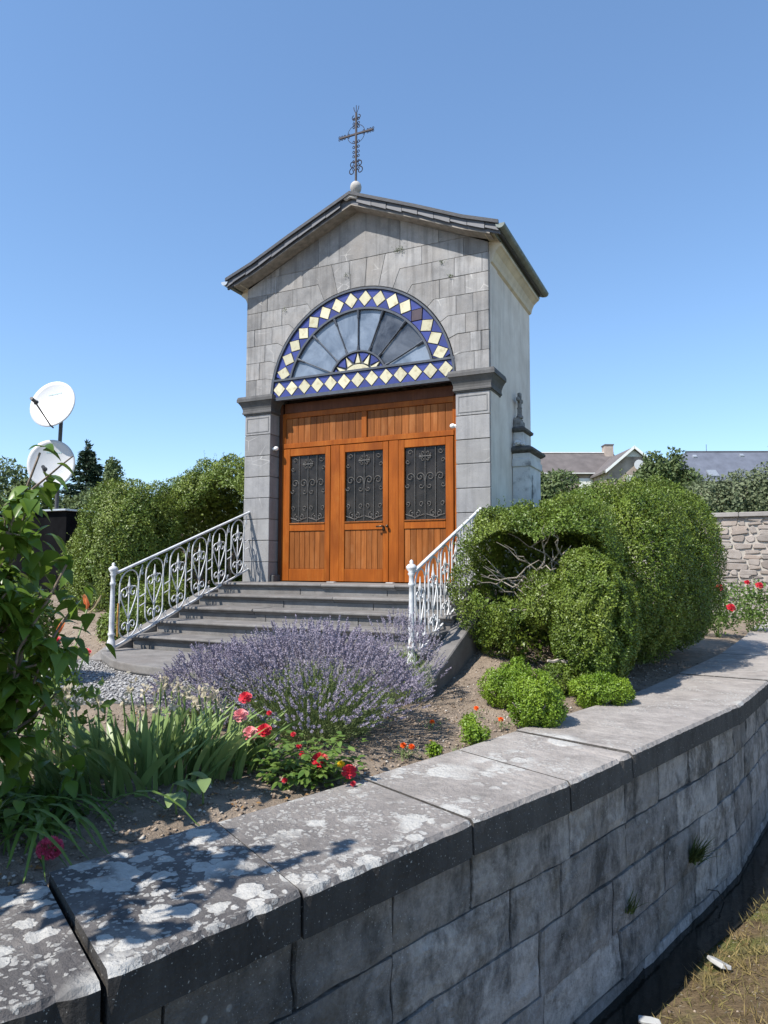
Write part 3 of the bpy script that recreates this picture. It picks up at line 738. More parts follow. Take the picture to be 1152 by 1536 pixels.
# roof
prof = [(0, 5.095), (.95, 4.70), (1.55, 4.435), (2.0, 4.275)]
roof_parts = []
for s in (-1, 1):
    top = [(W/2+s*a, b) for a, b in prof]; bot = [(W/2+s*a, b-.085) for a, b in prof]
    rf = MB(); rf.prism(top+bot[::-1], -.20, 2.12); ro = rf.build('roof', 'slate', chapel)
    roof_parts.append(ro)
    # slate courses on the slope
    sl = MB(); L = 0; segs = []
    for (a0, b0), (a1, b1) in zip(prof[:-1], prof[1:]): segs.append((L, (a0, b0), (a1, b1))); L += math.hypot(a1-a0, b1-b0)
    def on_slope(d):
        for l0, p0, p1 in reversed(segs):
            if d >= l0-1e-9:
                q = math.hypot(p1[0]-p0[0], p1[1]-p0[1]); t = (d-l0)/q; return (p0[0]+(p1[0]-p0[0])*t, p0[1]+(p1[1]-p0[1])*t)
    d = .02; row = 0
    while d < L-.05:
        d1 = min(d+.21, L+.0); a = on_slope(d); b = on_slope(min(d1, L-.001)); y = -.235+(row % 2)*.09
        while y < 2.13:
            y1 = min(y+.18, 2.15); yy0 = max(y, -.235)
            xa, xb = W/2+s*a[0], W/2+s*b[0]
            sl.hexa([(xa, yy0+.003, a[1]+.003), (xb, yy0+.003, b[1]+.010), (xb, y1-.003, b[1]+.010), (xa, y1-.003, a[1]+.003)],
                    [(xa, yy0+.003, a[1]+.010), (xb, yy0+.003, b[1]+.019), (xb, y1-.003, b[1]+.019), (xa, y1-.003, a[1]+.010)])
            y = y1
        d += .18; row += 1
    stuff(sl.build('slate_courses', 'slate', ro))
    # verge slates hanging over the front edge, one by one
    d = .10 if s > 0 else .16; k = 0
    while d < L-.03:
        d1 = min(d+.235, L); a = on_slope(d+.003); b = on_slope(d1-.004); tl = .0 if s > 0 else 0
        xa, xb = W/2+s*a[0], W/2+s*b[0]; h = .105+random.uniform(-.008, .008); yo = -.222-.004*(k % 2)
        vsl = MB(); sk = .012
        vsl.hexa([(xa, yo-.012, a[1]-h+sk), (xb, yo-.016, b[1]-h), (xb, yo, b[1]-h), (xa, yo, a[1]-h+sk)],
                 [(xa, yo-.005, a[1]+.004), (xb, yo-.009, b[1]+.004), (xb, yo+.007, b[1]+.004), (xa, yo+.007, a[1]+.004)])
        vsl.build('verge_slate', 'slate', ro); d = d1; k += 1
    vb = MB(); vb.prism([(W/2+s*a, b+.022) for a, b in prof]+[(W/2+s*a, b-.022) for a, b in prof[::-1]], -.264, -.236); vb.build('verge_shade_band', 'slate_edge_shaded', ro)  # added dark band, painting the shaded slate edges along the verge
    # timber bargeboard behind the verge slates, its dark tone standing for shadow
    bb = MB(); bb.prism([(W/2+s*a, b-.087) for a, b in prof]+[(W/2+s*a, b-.125) for a, b in prof[::-1]], -.205, -.17); bb.build('bargeboard', 'slate', ro)
    so_ = MB(); so_.prism([(W/2+s*a, b-.1275) for a, b in prof[:-1]]+[(W/2+s*1.88, 4.19)]+[(W/2+s*1.88, 4.175)]+[(W/2+s*a, b-.142) for a, b in prof[:-1][::-1]], -.205, -.004); so_.build('verge_soffit', 'weathered_board', ro)
    # gutter
    gx0 = W/2+s*2.02; gz = 4.262; gm = MB(); n = 9
    ins = [(gx0+.046*math.cos(t), gz+.046*math.sin(t)-.01) for t in np.linspace(math.pi, 2*math.pi, n)]
    ou = [(gx0+.054*math.cos(t), gz+.054*math.sin(t)-.01) for t in np.linspace(2*math.pi, math.pi, n)]
    gm.prism(ins+ou, -.24, 2.14); gut = gm.build('gutter', 'zinc_gutter', ro)
    cp = MB(); cp.prism([(gx0+.056*math.cos(t), gz-.01+.056*math.sin(t)) for t in np.linspace(math.pi, 2*math.pi, n)], -.252, -.242); cp.build('gutter_end', 'light_zinc' if s < 0 else 'zinc_gutter', ro)
    fa = MB(); fa.box(min(W/2+s*1.945, W/2+s*1.93), max(W/2+s*1.945, W/2+s*1.93), -.17, 2.10, 4.165, 4.235); fa.build('fascia', 'zinc_gutter', ro)
    # sloping soffit boards between wall and verge
    sf = MB(); sf.box(min(W/2+s*1.80, W/2+s*1.93), max(W/2+s*1.80, W/2+s*1.93), -.165, 2.08, 4.198, 4.214); sf.build('soffit', 'cove_cream', ro)
MB().prism([(1.70, 5.04), (1.80, 5.105), (1.93, 5.05), (1.90, 4.99), (1.80, 5.03), (1.74, 5.0)], -.245, -.205).build('mortar_cap', 'mortar', roof_parts[1], bevel=.01, jitter=.006)
rg = MB(); rg.prism([(1.66, 5.045), (1.80, 5.118), (1.94, 5.045), (1.93, 5.035), (1.80, 5.10), (1.67, 5.035)], .0, 2.13); rg.build('ridge_tile', 'slate', roof_parts[1])
# finial ball and iron cross
xc, yc = 1.815, -.10
fb = MB(); fb.lathe((xc, yc, 5.06), [(.06, 0), (.06, .05), (.04, .08), (.035, .095), (.05, .11), (.068, .135), (.076, .17), (.076, .19), (.066, .225), (.045, .248), (.012, .258)], 18); fin = fb.build('finial_ball', 'mortar', chapel, smooth=True)
cr = MB(); cr.box(xc-.011, xc+.011, yc-.011, yc+.011, 5.30, 6.28)
cro = cr.build('cross', 'iron_dark', chapel)
MB().box(xc-.25, xc+.25, yc-.010, yc+.010, 5.975, 5.997).build('crossbar', 'iron_dark', cro)
def spiral(c, r0, r1, a0, a1, n=12, plane='xz', y=0.0):
    out = []
    for i in range(n+1):
        t = i/n; a = a0+(a1-a0)*t; r = r0+(r1-r0)*t
        out.append((c[0]+r*math.cos(a), c[1]+r*math.sin(a)))
    return out
def scroll(m, pts, y, r, n=4): m.tube([(p[0], y, p[1]) for p in pts], r, n)
def leafy(name, x, z, h):
    sm = MB()
    for s in (-1, 1):
        scroll(sm, [(x, z), (x+s*.02, z+.02)]+spiral((x+s*.03, z+h*.5), .024, .006, math.pi/2-s*.3, math.pi/2-s*5.5, 10), yc, .0055)
    sm.build(name, 'iron_dark', cro)
for z in (5.47, 5.52, 5.58, 5.66, 5.72, 5.79, 5.86, 6.07, 6.12, 6.18): leafy('scroll', xc, z, .03+.02*(z < 5.6))
sm = MB()
for s in (-1, 1):
    scroll(sm, spiral((xc+s*.055, 5.47), .055, .012, math.pi/2, math.pi/2-s*5.2, 14), yc, .007)
    scroll(sm, spiral((xc+s*.045, 5.58), .05, .012, -math.pi/2, -math.pi/2+s*5.2, 14), yc, .007)
sm.build('scroll', 'iron_dark', cro)
sm = MB()
for s in (-1, 1):
    for q in (-1, 1):
        scroll(sm, [(xc+s*.13*math.sin(t), 5.986+q*.13*math.cos(t)) for t in np.linspace(.1, math.pi/2-.1, 6)], yc, .004)
    for d in (.11, .17, .21, .25):
        for q in (-1, 1): scroll(sm, spiral((xc+s*d, 5.986+q*.02), .02, .006, -q*math.pi/2, -q*math.pi/2+s*q*5, 9), yc, .005)
for a in (-.5, 0, .5): scroll(sm, [(xc, 6.26), (xc+math.sin(a)*.07, 6.26+math.cos(a)*.09), (xc+math.sin(a)*.08, 6.26+math.cos(a)*.13)], yc, .005)
for s in (-1, 1): scroll(sm, spiral((xc+s*.035, 6.22), .035, .008, math.pi/2, math.pi/2-s*5, 11), yc, .006)
sm.build('scroll', 'iron_dark', cro)

# ---- fanlight
FY = .012; fx0, fx1 = .446, 3.154; zs0, zs1 = 2.548, 2.775; zc_ = 2.79
fan = thing('dummy', 'x', 'x', (1.8, 1.0, -.02)); bpy.data.objects.remove(fan)
fl = MB()
def ring(m, r0, r1, y0, y1, a0, a1, n=40, cz=ZA):
    o = [(W/2+r1*math.cos(a), cz+r1*math.sin(a)) for a in np.linspace(a0, a1, n)]; i = [(W/2+r0*math.cos(a), cz+r0*math.sin(a)) for a in np.linspace(a1, a0, n)]
    m.prism(o+i, y0, y1)
RO, RI = 1.362, 1.095
aO = math.asin((zs1-ZA)/RO)*.3
ring(fl, RO-.026, RO, FY-.02, FY+.05, R(.5), R(179.5))
fl.box(fx0-.006, fx1+.006, FY-.022, FY+.05, zs0-.045, zs0); fl.box(fx0, fx1, FY-.018, FY+.05, zs1, zs1+.028)
fl.box(fx0-.006, fx0+.016, FY-.015, FY+.05, zs0+.001, zs1-.001); fl.box(fx1-.016, fx1+.006, FY-.015, FY+.05, zs0+.001, zs1-.001)
ai = math.asin((zs1+.028-ZA)/RI)
ring(fl, RI-.028, RI, FY-.016, FY+.05, ai, math.pi-ai)
CS = 2.62; RS = .44; czs = CS; ZB = zs1+.030
aS = math.asin((zs1+.028-CS)/RS); ring(fl, RS-.022, RS, FY-.014, FY+.05, aS, math.pi-aS, 24, CS)
fano = fl.build('fanlight', 'lead', chapel)
bk = MB(); bk.box(fx0+.02, fx1-.02, FY+.024, FY+.046, zs0+.001, zs1-.001)
a1_ = math.asin((zs1+.03-ZA)/(RO-.03)); ring(bk, RI+.001, RO-.028, FY+.024, FY+.046, a1_+.004, math.pi-a1_-.004, 48)
aS2 = math.asin((ZB-CS)/(RS-.024)); bk.prism([(W/2+(RS-.024)*math.cos(a), CS+(RS-.024)*math.sin(a)) for a in np.linspace(aS2, math.pi-aS2, 18)], FY+.024, FY+.046)
bk.build('cement_bed', 'lead', fano)
def tile(poly, mat, name, y=None, g=.004):
    q = clean(inset(clean(poly), g))
    if len(q) >= 3: MB().prism(q, (FY+.004 if y is None else y)+random.uniform(-.001, .001), FY+.022).build(name, mat, fano, bevel=.0015)
# bottom strip of diamonds
nd = 13; pitch = (fx1-fx0-.03)/nd; zmid = (zs0+zs1)/2; hh = (zs1-zs0)/2-.004
for i in range(nd):
    cx = fx0+.015+pitch*(i+.5); hw = pitch/2
    tile([(cx-hw, zmid), (cx, zmid-hh), (cx+hw, zmid), (cx, zmid+hh)], 'cream_tile', 'diamond_tile', FY-.004, .013)
    for q in (-1, 1):
        if i < nd-1: tile([(cx+hw, zmid), (cx, zmid+q*hh), (cx+2*hw, zmid+q*hh)], 'blue_tile', 'triangle_tile')
    if i in (0, nd-1):
        e = -1 if i == 0 else 1
        for q in (-1, 1): tile([(cx+e*hw, zmid), (cx, zmid+q*hh), (cx+e*hw, zmid+q*hh)], 'blue_tile', 'triangle_tile')
# arch of diamonds
na = 16; am0, am1 = R(11.4), R(168.6); da = (am1-am0)/na; rm = (RI+RO-.026)/2; hr = (RO-.026-RI)/2-.004
def pol(r, a): return (W/2+r*math.cos(a), ZA+r*math.sin(a))
for i in range(na):
    a = am1-da*(i+.5)
    mt = 'burnt_tile' if i == 12 else 'cream_tile'
    tile([pol(rm, a+da/2), pol(rm-hr, a), pol(rm, a-da/2), pol(rm+hr, a)], mt, 'diamond_tile', FY-.004, .016)
    for q in (-1, 1):
        rr = rm+q*hr
        if i < na-1: tile([pol(rm, a-da/2), pol(rr, a)]+[pol(rr, a-da*t) for t in (.25, .5, .75, 1)], 'blue_tile', 'triangle_tile')
    if i in (0, na-1):
        e = 1 if i == 0 else -1
        for q in (-1, 1): tile([pol(rm, a+e*da*.42), pol(rm+q*hr, a)]+([pol(rm+q*hr, a+e*da*.3)] if q > 0 else [pol(rm+q*hr, a+e*da*.12)]), 'blue_tile', 'triangle_tile')
# sun in the middle, cut off by the strip below
def ps(r, a): return (W/2+r*math.cos(a), czs+r*math.sin(a))
def above(poly): return clip(poly, lambda p: p[1]-ZB)
aB = math.asin((ZB-CS)/.255)
tile([ps(.255, a) for a in np.linspace(aB, math.pi-aB, 12)], 'cream_tile', 'sun_tile', FY-.003, .004)
angs = [R(90+k*26) for k in (-2, -1, 0, 1, 2)]
for a in angs: tile(above([ps(.272, a+R(8)), ps(.272, a-R(8)), ps(.405, a)]), 'cream_tile', 'ray_tile', FY-.003, .002)
bl_ = [R(90+k*26) for k in (-2.55, -1.5, -.5, .5, 1.5, 2.55)]
for a in bl_: tile(above([ps(.285, a), ps(.405, a-R(10.5)), ps(.412, a), ps(.405, a+R(10.5))]), 'blue_tile', 'triangle_tile')
# glass panes and bars
def reach(a):
    dz = czs-ZA; b = dz*math.sin(a); return -b+math.sqrt(b*b+(RI-.03)**2-dz*dz)
bars = [R(25+21.667*k) for k in range(7)]; edges = [R(6)]+bars+[R(174)]
for i in range(8):
    a0, a1 = edges[i], edges[i+1]
    o = [ps(reach(a), a) for a in np.linspace(a0+.006, a1-.006, 7)]
    p_ = clip(o+[ps(RS+.002, a) for a in np.linspace(a1-.008, a0+.008, 5)], lambda p: p[1]-ZB)
    gl = MB(); gl.prism(clean(p_), FY+.022, FY+.030); gl.build('glass_pane', 'fan_pane_dark' if i in (1, 2) else 'fan_pane_sky', fano)
for a in bars:
    P0 = Vector((*ps(RS, a),)); P1 = Vector((*ps(reach(a), a),)); P0 = Vector((P0[0], FY+.002, P0[1])); P1 = Vector((P1[0], FY+.002, P1[1]))
    gb_ = MB(); gb_.tube([P0, P1], .0075, 6); dr = (P1-P0).normalized()
    gb_.tube([P0, P0+dr*.05, P0+dr*.07], [.018, .014, .008], 6); gb_.tube([P1, P1-dr*.10, P1-dr*.12], [.02, .014, .008], 6)
    gb_.build('glazing_bar', 'lead', fano)
# ---- doors
dz0, dz1 = .004, 1.845
fr = MB(); xi0, xi1 = PW+.012, W-PW-.012
frame = MB()
frame.box(.5285, 3.0715, YD+.02, YD+.12, 2.36, 2.50)
dfo = frame.build('door_frame', 'dark_wood_and_shade', chapel, bevel=.004)
for a_, b_, mt_ in ((xi0, .497, 'dark_wood_and_shade'), (.498, .528, 'varnished_frame'), (3.072, 3.118, 'varnished_frame'), (3.119, xi1, 'varnished_frame')): MB().box(a_, b_, YD+.02, YD+.14, -.015, 2.359 if mt_ == 'varnished_frame' else 2.50).build('jamb', mt_, dfo, bevel=.003)  # first jamb is dark to stand for the shadowed reveal gap
MB().box(.5285, 3.0715, YD+.004, YD+.10, 1.855, 1.925).build('transom_rail', 'varnished_frame', dfo, bevel=.005)
MB().box(.5285, 3.0715, YD+.014, YD+.10, 2.285, 2.359).build('top_rail', 'varnished_frame', dfo, bevel=.004)
MB().box(1.762, 1.838, YD+.009, YD+.10, 1.926, 2.284).build('mullion', 'varnished_frame', dfo, bevel=.004)
for x in (.529, 3.051): MB().box(x, x+.02, YD+.018, YD+.10, 1.926, 2.284).build('stile', 'varnished_frame', dfo)
for xa, xb in ((.55, 1.761), (1.839, 3.05)):
    n = 12; wd = (xb-xa)/n
    for i in range(n): MB().box(xa+wd*i+.0015, xa+wd*(i+1)-.0015, YD+.030+random.uniform(-.001, .001), YD+.06, 1.927, 2.283).build('plank', 'varnished_plank', dfo, bevel=.004)
    MB().box(xa, xb, YD+.056, YD+.075, 1.927, 2.283).build('backing_board', 'dark_wood_and_shade', dfo)
DD, GW = .8753, .2843; GZ0, GZ1 = .804, 1.743
for k in (-1, 0, 1):
    cx = W/2+k*DD
    l, r_ = cx-.365, cx+.365
    if k == -1: l = .535
    if k == 1: r_ = 3.065
    root = MB(); gx0_, gx1_ = cx-GW, cx+GW
    root.box(l, gx0_, YD, YD+.05, dz0, dz1); root.box(gx1_, r_, YD, YD+.05, dz0, dz1)
    door = root.build('door', 'varnished_frame', chapel, bevel=.005)
    for (a, b) in ((GZ1, dz1), (.69, GZ0-.02), (dz0, .17)): MB().box(gx0_+.001, gx1_-.001, YD+.003, YD+.05, a, b).build('rail', 'varnished_frame', door, bevel=.004)
    MB().box(gx0_+.001, gx1_-.001, YD-.008, YD+.04, GZ0-.019, GZ0).build('sill_bead', 'varnished_plank', door, bevel=.004)
    n = 7; wd = 2*GW/n
    for i in range(n): MB().box(gx0_+wd*i+.0015, gx0_+wd*(i+1)-.0015, YD+.016+random.uniform(-.001, .001), YD+.036, .171, .689).build('plank', 'varnished_plank', door, bevel=.004)
    MB().box(gx0_, gx1_, YD+.034, YD+.046, .171, .689).build('backing_board', 'dark_wood_and_shade', door)
    MB().box(gx0_+.001, gx1_-.001, YD+.034, YD+.040, GZ0+.001, GZ1-.001).build('glass_pane', 'door_glass', door)
    g = MB(); gy = YD+.022; H = GZ1-GZ0
    Z = lambda f: GZ0+f*H
    for q in (-.5, 0, .5): g.tube([(cx+q*GW, gy, Z(.005)), (cx+q*GW, gy, Z(.995))], .0055, 4)
    for s in (-1, 1):
        for zz, q in ((.62, -1), (.60, 1)):
            pass
        for bx0, rr in ((.25, .058), (.72, .055)):
            X = cx+s*GW*bx0
            scroll(g, [(cx+s*GW*.02, Z(.50))]*0+spiral((X, Z(.585)), rr, .015, math.pi/2+s*1.6, math.pi/2-s*6.0, 16), gy, .0055)
        scroll(g, spiral((cx+s*GW*.20, Z(.46)), .036, .010, math.pi/2+s*1.4, math.pi/2+s*7.2, 13), gy, .005)
        scroll(g, spiral((cx+s*GW*.86, Z(.47)), .034, .010, math.pi/2-s*1.4, math.pi/2-s*7.2, 13), gy, .005)
        scroll(g, [(cx, Z(.40)), (cx+s*.004, Z(.52)), (cx+s*GW*.06, Z(.61))], gy, .005)
        scroll(g, spiral((cx+s*GW*.17, Z(.22)), .035, .010, -math.pi/2, -math.pi/2+s*6.4, 13), gy, .005)
        scroll(g, spiral((cx+s*GW*.85, Z(.22)), .033, .010, -math.pi/2, -math.pi/2-s*6.4, 13), gy, .005)
        scroll(g, spiral((cx+s*GW*.36, Z(.085)), .042, .012, math.pi*.5, math.pi*.5+s*6.6, 14), gy, .0055)
        scroll(g, spiral((cx+s*GW*.66, Z(.085)), .042, .012, math.pi*.5, math.pi*.5-s*6.6, 14), gy, .0055)
        scroll(g, [(cx+s*GW*q, Z(.03+.05*abs(q-.5)*2)) for q in (.05, .3, .5, .7, .95)], gy, .005)
        scroll(g, spiral((cx+s*GW*.74, Z(.93)), .035, .010, 0, -s*6.5, 12), gy, .005)
        scroll(g, spiral((cx+s*GW*.86, Z(.80)), .030, .010, 0, s*6.5, 12), gy, .005)
        for q in (-1, 1): scroll(g, spiral((cx+s*.032, Z(.87)+q*.042), .024, .008, -q*math.pi/2, -q*math.pi/2+s*q*6, 11), gy, .0045)
        for q in (-1, 1): scroll(g, spiral((cx+s*.065, Z(.87)+q*.018), .017, .006, math.pi/2, math.pi/2-s*6, 9), gy, .004)
    g.box(cx-.085, cx+.085, gy-.005, gy+.005, Z(.87)-.005, Z(.87)+.005)
    g.build('grille', 'iron_grille', door)
    if k == 0:
        hd = MB(); hx_ = gx1_+.015
        hd.lathe((hx_, YD-.004, .70), [(.0, 0)]*0+[(.018, -.03), (.018, .03)], 8); hd.tube([(hx_, YD-.01, .73), (hx_, YD-.055, .73)], .011, 7); hd.tube([(hx_+.015, YD-.055, .73), (hx_-.085, YD-.05, .725)], .011, 7); hd.ball((hx_+.06, YD-.03, .73), .02, 8, 6); hd.tube([(hx_+.06, YD, .73), (hx_+.06, YD-.03, .73)], .009, 6)
        hd.build('handle', 'brass_dark', door, smooth=True)
for x in (1.31, 2.19): MB().box(x-.045, x+.075 if x < 2 else x+.06, YD-.04, YD+.06, -.03, .002).build('threshold_block', 'mortar', dfo, bevel=.006)
for x in (W/2-.506, W/2+.3695):
    MB().box(x, x+.1365, YD+.008, YD+.07, .0045, 1.85).build('post', 'varnished_frame', dfo, bevel=.003)
# wall lamps on the reveals
for s in (0, 1):
    x = PW if s == 0 else W-PW; d = 1 if s == 0 else -1; z = 1.845 if s == 0 else 1.935; yb = .075 if s == 0 else .03
    lm = MB(); lm.lathe((x+d*.012, yb, z-.02), [(.012, 0), (.012, .03)], 8); lm.tube([(x-d*.005, yb, z), (x+d*.025, yb, z)], .018, 10); lo = lm.build('lamp', 'white_enamel', chapel)
    MB().ball((x+d*.052, yb, z+.002), .036, 14, 10, .85).build('bulb', 'white_enamel', lo, smooth=True)
# little weeds in the joints of the facade
for (x, z, n, sz) in ((2.42, 4.30, 60, .05), (3.0, 4.02, 26, .03), (3.11, 3.82, 22, .03), (.66, 3.78, 18, .025), (1.63, 4.10, 22, .03)):
    P = np.array([x, -.012, z])+rng.normal(size=(n, 3))*np.array([sz*.7, .008, sz*.45]); ax = unit(n)+np.array([0, -.8, .5])
    o = leaf_mesh('joint_weed', P, ax, unit(n), .025, .008, 'far_leaf', None); tag(o, {2.42: 'green weed tuft in a joint below the gable stone of the chapel front', 3.0: 'upper of two weed sprigs in joints between the chapel arch and the plastered side wall', 3.11: 'lower of two weed sprigs in joints between the chapel arch and the plastered side wall', .66: 'lone moss sprig beside the chapel arch, on the side of the satellite dishes', 1.63: 'dark moss sprig in the keystone joint above the chapel arch'}[x], 'weed')

# ================================================================== STEPS
stairs = thing('stone_staircase', 'flight of worn grey stone steps leading up to the chapel doors', 'steps', (1.8, -1.3, -.95))
RISE = .14; noses = [-.60, -.97, -1.34, -1.71, -2.08]
def step_slab(x0, x1, y0, y1, zt, nose=True):
    m = MB(); h = .065
    pf = [(y0+.052, zt-h), (y0+.044, zt-h+.018), (y0+.018, zt-.036), (y0+.003, zt-.030), (y0, zt-.016), (y0+.006, zt-.004), (y0+.02, zt), (y1, zt), (y1, zt-h)]
    m.prism(pf, x0, x1, 'x'); return m
spl = [[0, 1.62, 2.62, 3.6], [0, 2.0, 3.6], [0, 1.15, 2.9, 3.6], [0, 1.9, 3.6], [0, 2.3, 3.6]]
for k, y in enumerate(noses):
    zt = -.006-RISE*k; yb = (noses[k-1]+.05) if k else .33
    step = None
    for i, (a, b) in enumerate(zip(spl[k][:-1], spl[k][1:])):
        o = step_slab(a+.003, b-.003, y+random.uniform(-.006, .006), yb, zt+random.uniform(-.003, .003)).build('tread_stone', 'step_stone', stairs, bevel=.004, jitter=.0025)
    for i, (a, b) in enumerate(((0.01, 1.3), (1.3, 2.5), (2.5, 3.59))):
        MB().box(a+.003, b-.003, y+.058+random.uniform(-.004, .004), yb+.05, zt-RISE-.02, zt-.0655).build('riser_stone', 'step_stone', stairs, bevel=.004)
# big bottom step with rounded ends
zt = -.006-RISE*5
cv = [(-.05, -2.1), (-.05, -2.42), (.12, -2.56), (.36, -2.73), (.58, -2.88), (.80, -2.99), (1.1, -3.07), (1.445, -3.11)]
half = cv+[(1.8, -3.115)]; poly = half+[(3.6-x, y) for x, y in cv[::-1]]
for a, b in ((-.1, 1.75), (1.75, 3.8)):
    q = clip(clip(poly, lambda p: p[0]-a-.003), lambda p: b-.003-p[0])
    MB().prism(q, zt-.08, zt, 'z').build('tread_stone', 'step_stone', stairs, bevel=.012, seg=2)
    q2 = clean(inset(q, .03)); MB().prism(q2, -.99, zt-.0805, 'z').build('riser_stone', 'step_stone', stairs)
# sloping side strings holding back the soil
for s in (0, 1):
    x0, x1 = (-.20, -.004) if s == 0 else (3.604, 3.80)
    pts_ = [(.0, -.06), (-.60, -.10), (-2.25, -.70), (-2.45, -.80), (-2.45, -1.05), (.0, -1.05)]
    MB().prism(pts_, x0, x1, 'x').build('side_string', 'step_stone', stairs, bevel=.01)
MB().box(-.30, .02, -2.62, -2.3, -.98, -.80).build('footing_slab', 'step_stone', stairs, bevel=.012)

# ================================================================== BALUSTRADES
def balustrade(x, yp, ztop0, zbot0, slope, label, postz):
    root = thing('balustrade', label, 'balustrade', (x, yp, postz), 'white iron balustrades beside the steps')
    L = -yp-.10
    zt = lambda y: ztop0+slope*y          # y negative away from the wall
    zb = lambda y: zbot0+slope*y
    hr = MB(); y0, y1 = .02, yp+.05
    hr.hexa([(x-.022, y1, zt(y1)-.012), (x+.022, y1, zt(y1)-.012), (x+.022, y0, zt(y0)-.012), (x-.022, y0, zt(y0)-.012)],
            [(x-.018, y1, zt(y1)+.012), (x+.018, y1, zt(y1)+.012), (x+.018, y0, zt(y0)+.012), (x-.018, y0, zt(y0)+.012)])
    hr.build('handrail', 'rail_paint', root, bevel=.005)
    br = MB(); y1 = yp-.01
    br.hexa([(x-.011, y1, zb(y1)-.012), (x+.011, y1, zb(y1)-.012), (x+.011, y0, zb(y0)-.012), (x-.011, y0, zb(y0)-.012)],
            [(x-.011, y1, zb(y1)+.010), (x+.011, y1, zb(y1)+.010), (x+.011, y0, zb(y0)+.010), (x-.011, y0, zb(y0)+.010)])
    br.build('bottom_rail', 'rail_paint', root, bevel=.003)
    n = 6; pt = L/n; H = ztop0-zbot0-.045; hw = pt*.36
    for i in range(n):
        yc_ = -(.06+pt*(i+.5)); z0 = zb(yc_)+.018
        pm = MB()
        P = lambda u, v: (x, yc_+u, z0+v+slope*u*.55)
        # oval hoop
        hoop = []
        for t in np.linspace(0, math.pi, 9): hoop.append(P(hw*math.cos(t), H-hw*1.15+hw*1.1*math.sin(t)))
        for t in np.linspace(math.pi, 2*math.pi, 9): hoop.append(P(hw*math.cos(t), hw*1.1+hw*1.1*math.sin(t)))
        pm.tube(hoop, .0085, 5, closed=True)
        pm.tube([P(0, .015), P(0, H*.84)], [.0075, .0075], 5)
        pm.tube([P(0, H*.70), P(0, H*.76), P(0, H*.82), P(0, H*.90)], [.008, .018, .009, .004], 6)
        pm.tube([P(-hw*.35, H*.745), P(hw*.35, H*.745)], .008, 5)
        for s in (-1, 1):
            pm.tube([P(0, H*.27), P(s*hw*.45, H*.44), P(s*hw*.80, H*.58), P(s*hw*.86, H*.66)]+[P(s*hw*.46+s*hw*.40*k*math.cos(a), H*.655+hw*.5*k*math.sin(a)) for a, k in zip(np.linspace(.5, 6.6, 15), np.linspace(1, .25, 15))], .0075, 5)
            pm.tube([P(s*hw*.06, H*.10)]+[P(s*hw*.44+s*hw*.36*k*math.cos(a), H*.175+hw*.42*k*math.sin(a)) for a, k in zip(np.linspace(math.pi*1.1, -math.pi*1.0, 14), np.linspace(1, .25, 14))], .0075, 5)
        pm.ball(P(0, H*.655), .014, 6, 5); pm.ball(P(0, H*.20), .013, 6, 5)
        # links and small scrolls to the next hoop
        for v in (.40, .54): pm.tube([P(hw, H*v), P(pt-hw, H*v+slope*.2*pt)], .007, 4)
        pm.tube([P(hw+.01, H*.80), P(hw+.02, H*.92), P(pt*.5, H+.015)]+[P(pt*.5+.02*k*math.cos(a), H*.90+.03*k*math.sin(a)) for a, k in zip(np.linspace(1.2, 7, 10), np.linspace(1, .3, 10))], .0065, 4)
        pm.tube([P(hw+.004, H*.15), P(hw+.02, H*.07), P(pt*.5, -.005)]+[P(pt*.5+.02*k*math.cos(a), H*.10+.03*k*math.sin(a)) for a, k in zip(np.linspace(-1.2, -7, 10), np.linspace(1, .3, 10))], .0065, 4)
        pm.build('scroll_panel', 'rail_paint', root)
    post = MB(); h = ztop0+slope*yp-postz+.10
    pr = [(.042, 0), (.044, .06), (.040, .065), (.040, .11), (.030, .125), (.026, .16), (.036, .175), (.036, .19), (.026, .20), (.028, .26), (.026, .31), (.029, .36), (.026, .40)]
    pr += [(.026-.005*t, .40+(h-.22-.40)*t) for t in (.25, .5, .75, 1)]
    pr += [(.030, h-.21), (.030, h-.19), (.022, h-.18), (.022, h-.12), (.034, h-.10), (.024, h-.085), (.045, h-.055), (.048, h-.035), (.030, h-.015), (.014, h-.008), (.018, h+.012), (.004, h+.03)]
    pr = [(a*1.05, max(b, 0)) for a, b in pr]
    post.lathe((x, yp, postz), pr, 16); post.build('newel_post', 'rail_paint', root, smooth=True)
    return root
bl = balustrade(.10, -2.42, .962, .165, .350, 'white painted wrought iron balustrade with a rusty upright beside the large rounded hedge bush', -.708)
m = MB(); m.tube([(.10, -2.335, -.56), (.105, -2.345, -.35), (.10, -2.335, -.20)], .009, 5); m.build('rusty_upright', 'rusty_rail', bl)
balustrade(3.478, -2.10, .905, .10, .362, 'white painted wrought iron balustrade half hidden by the bush with bare branches', -.708)

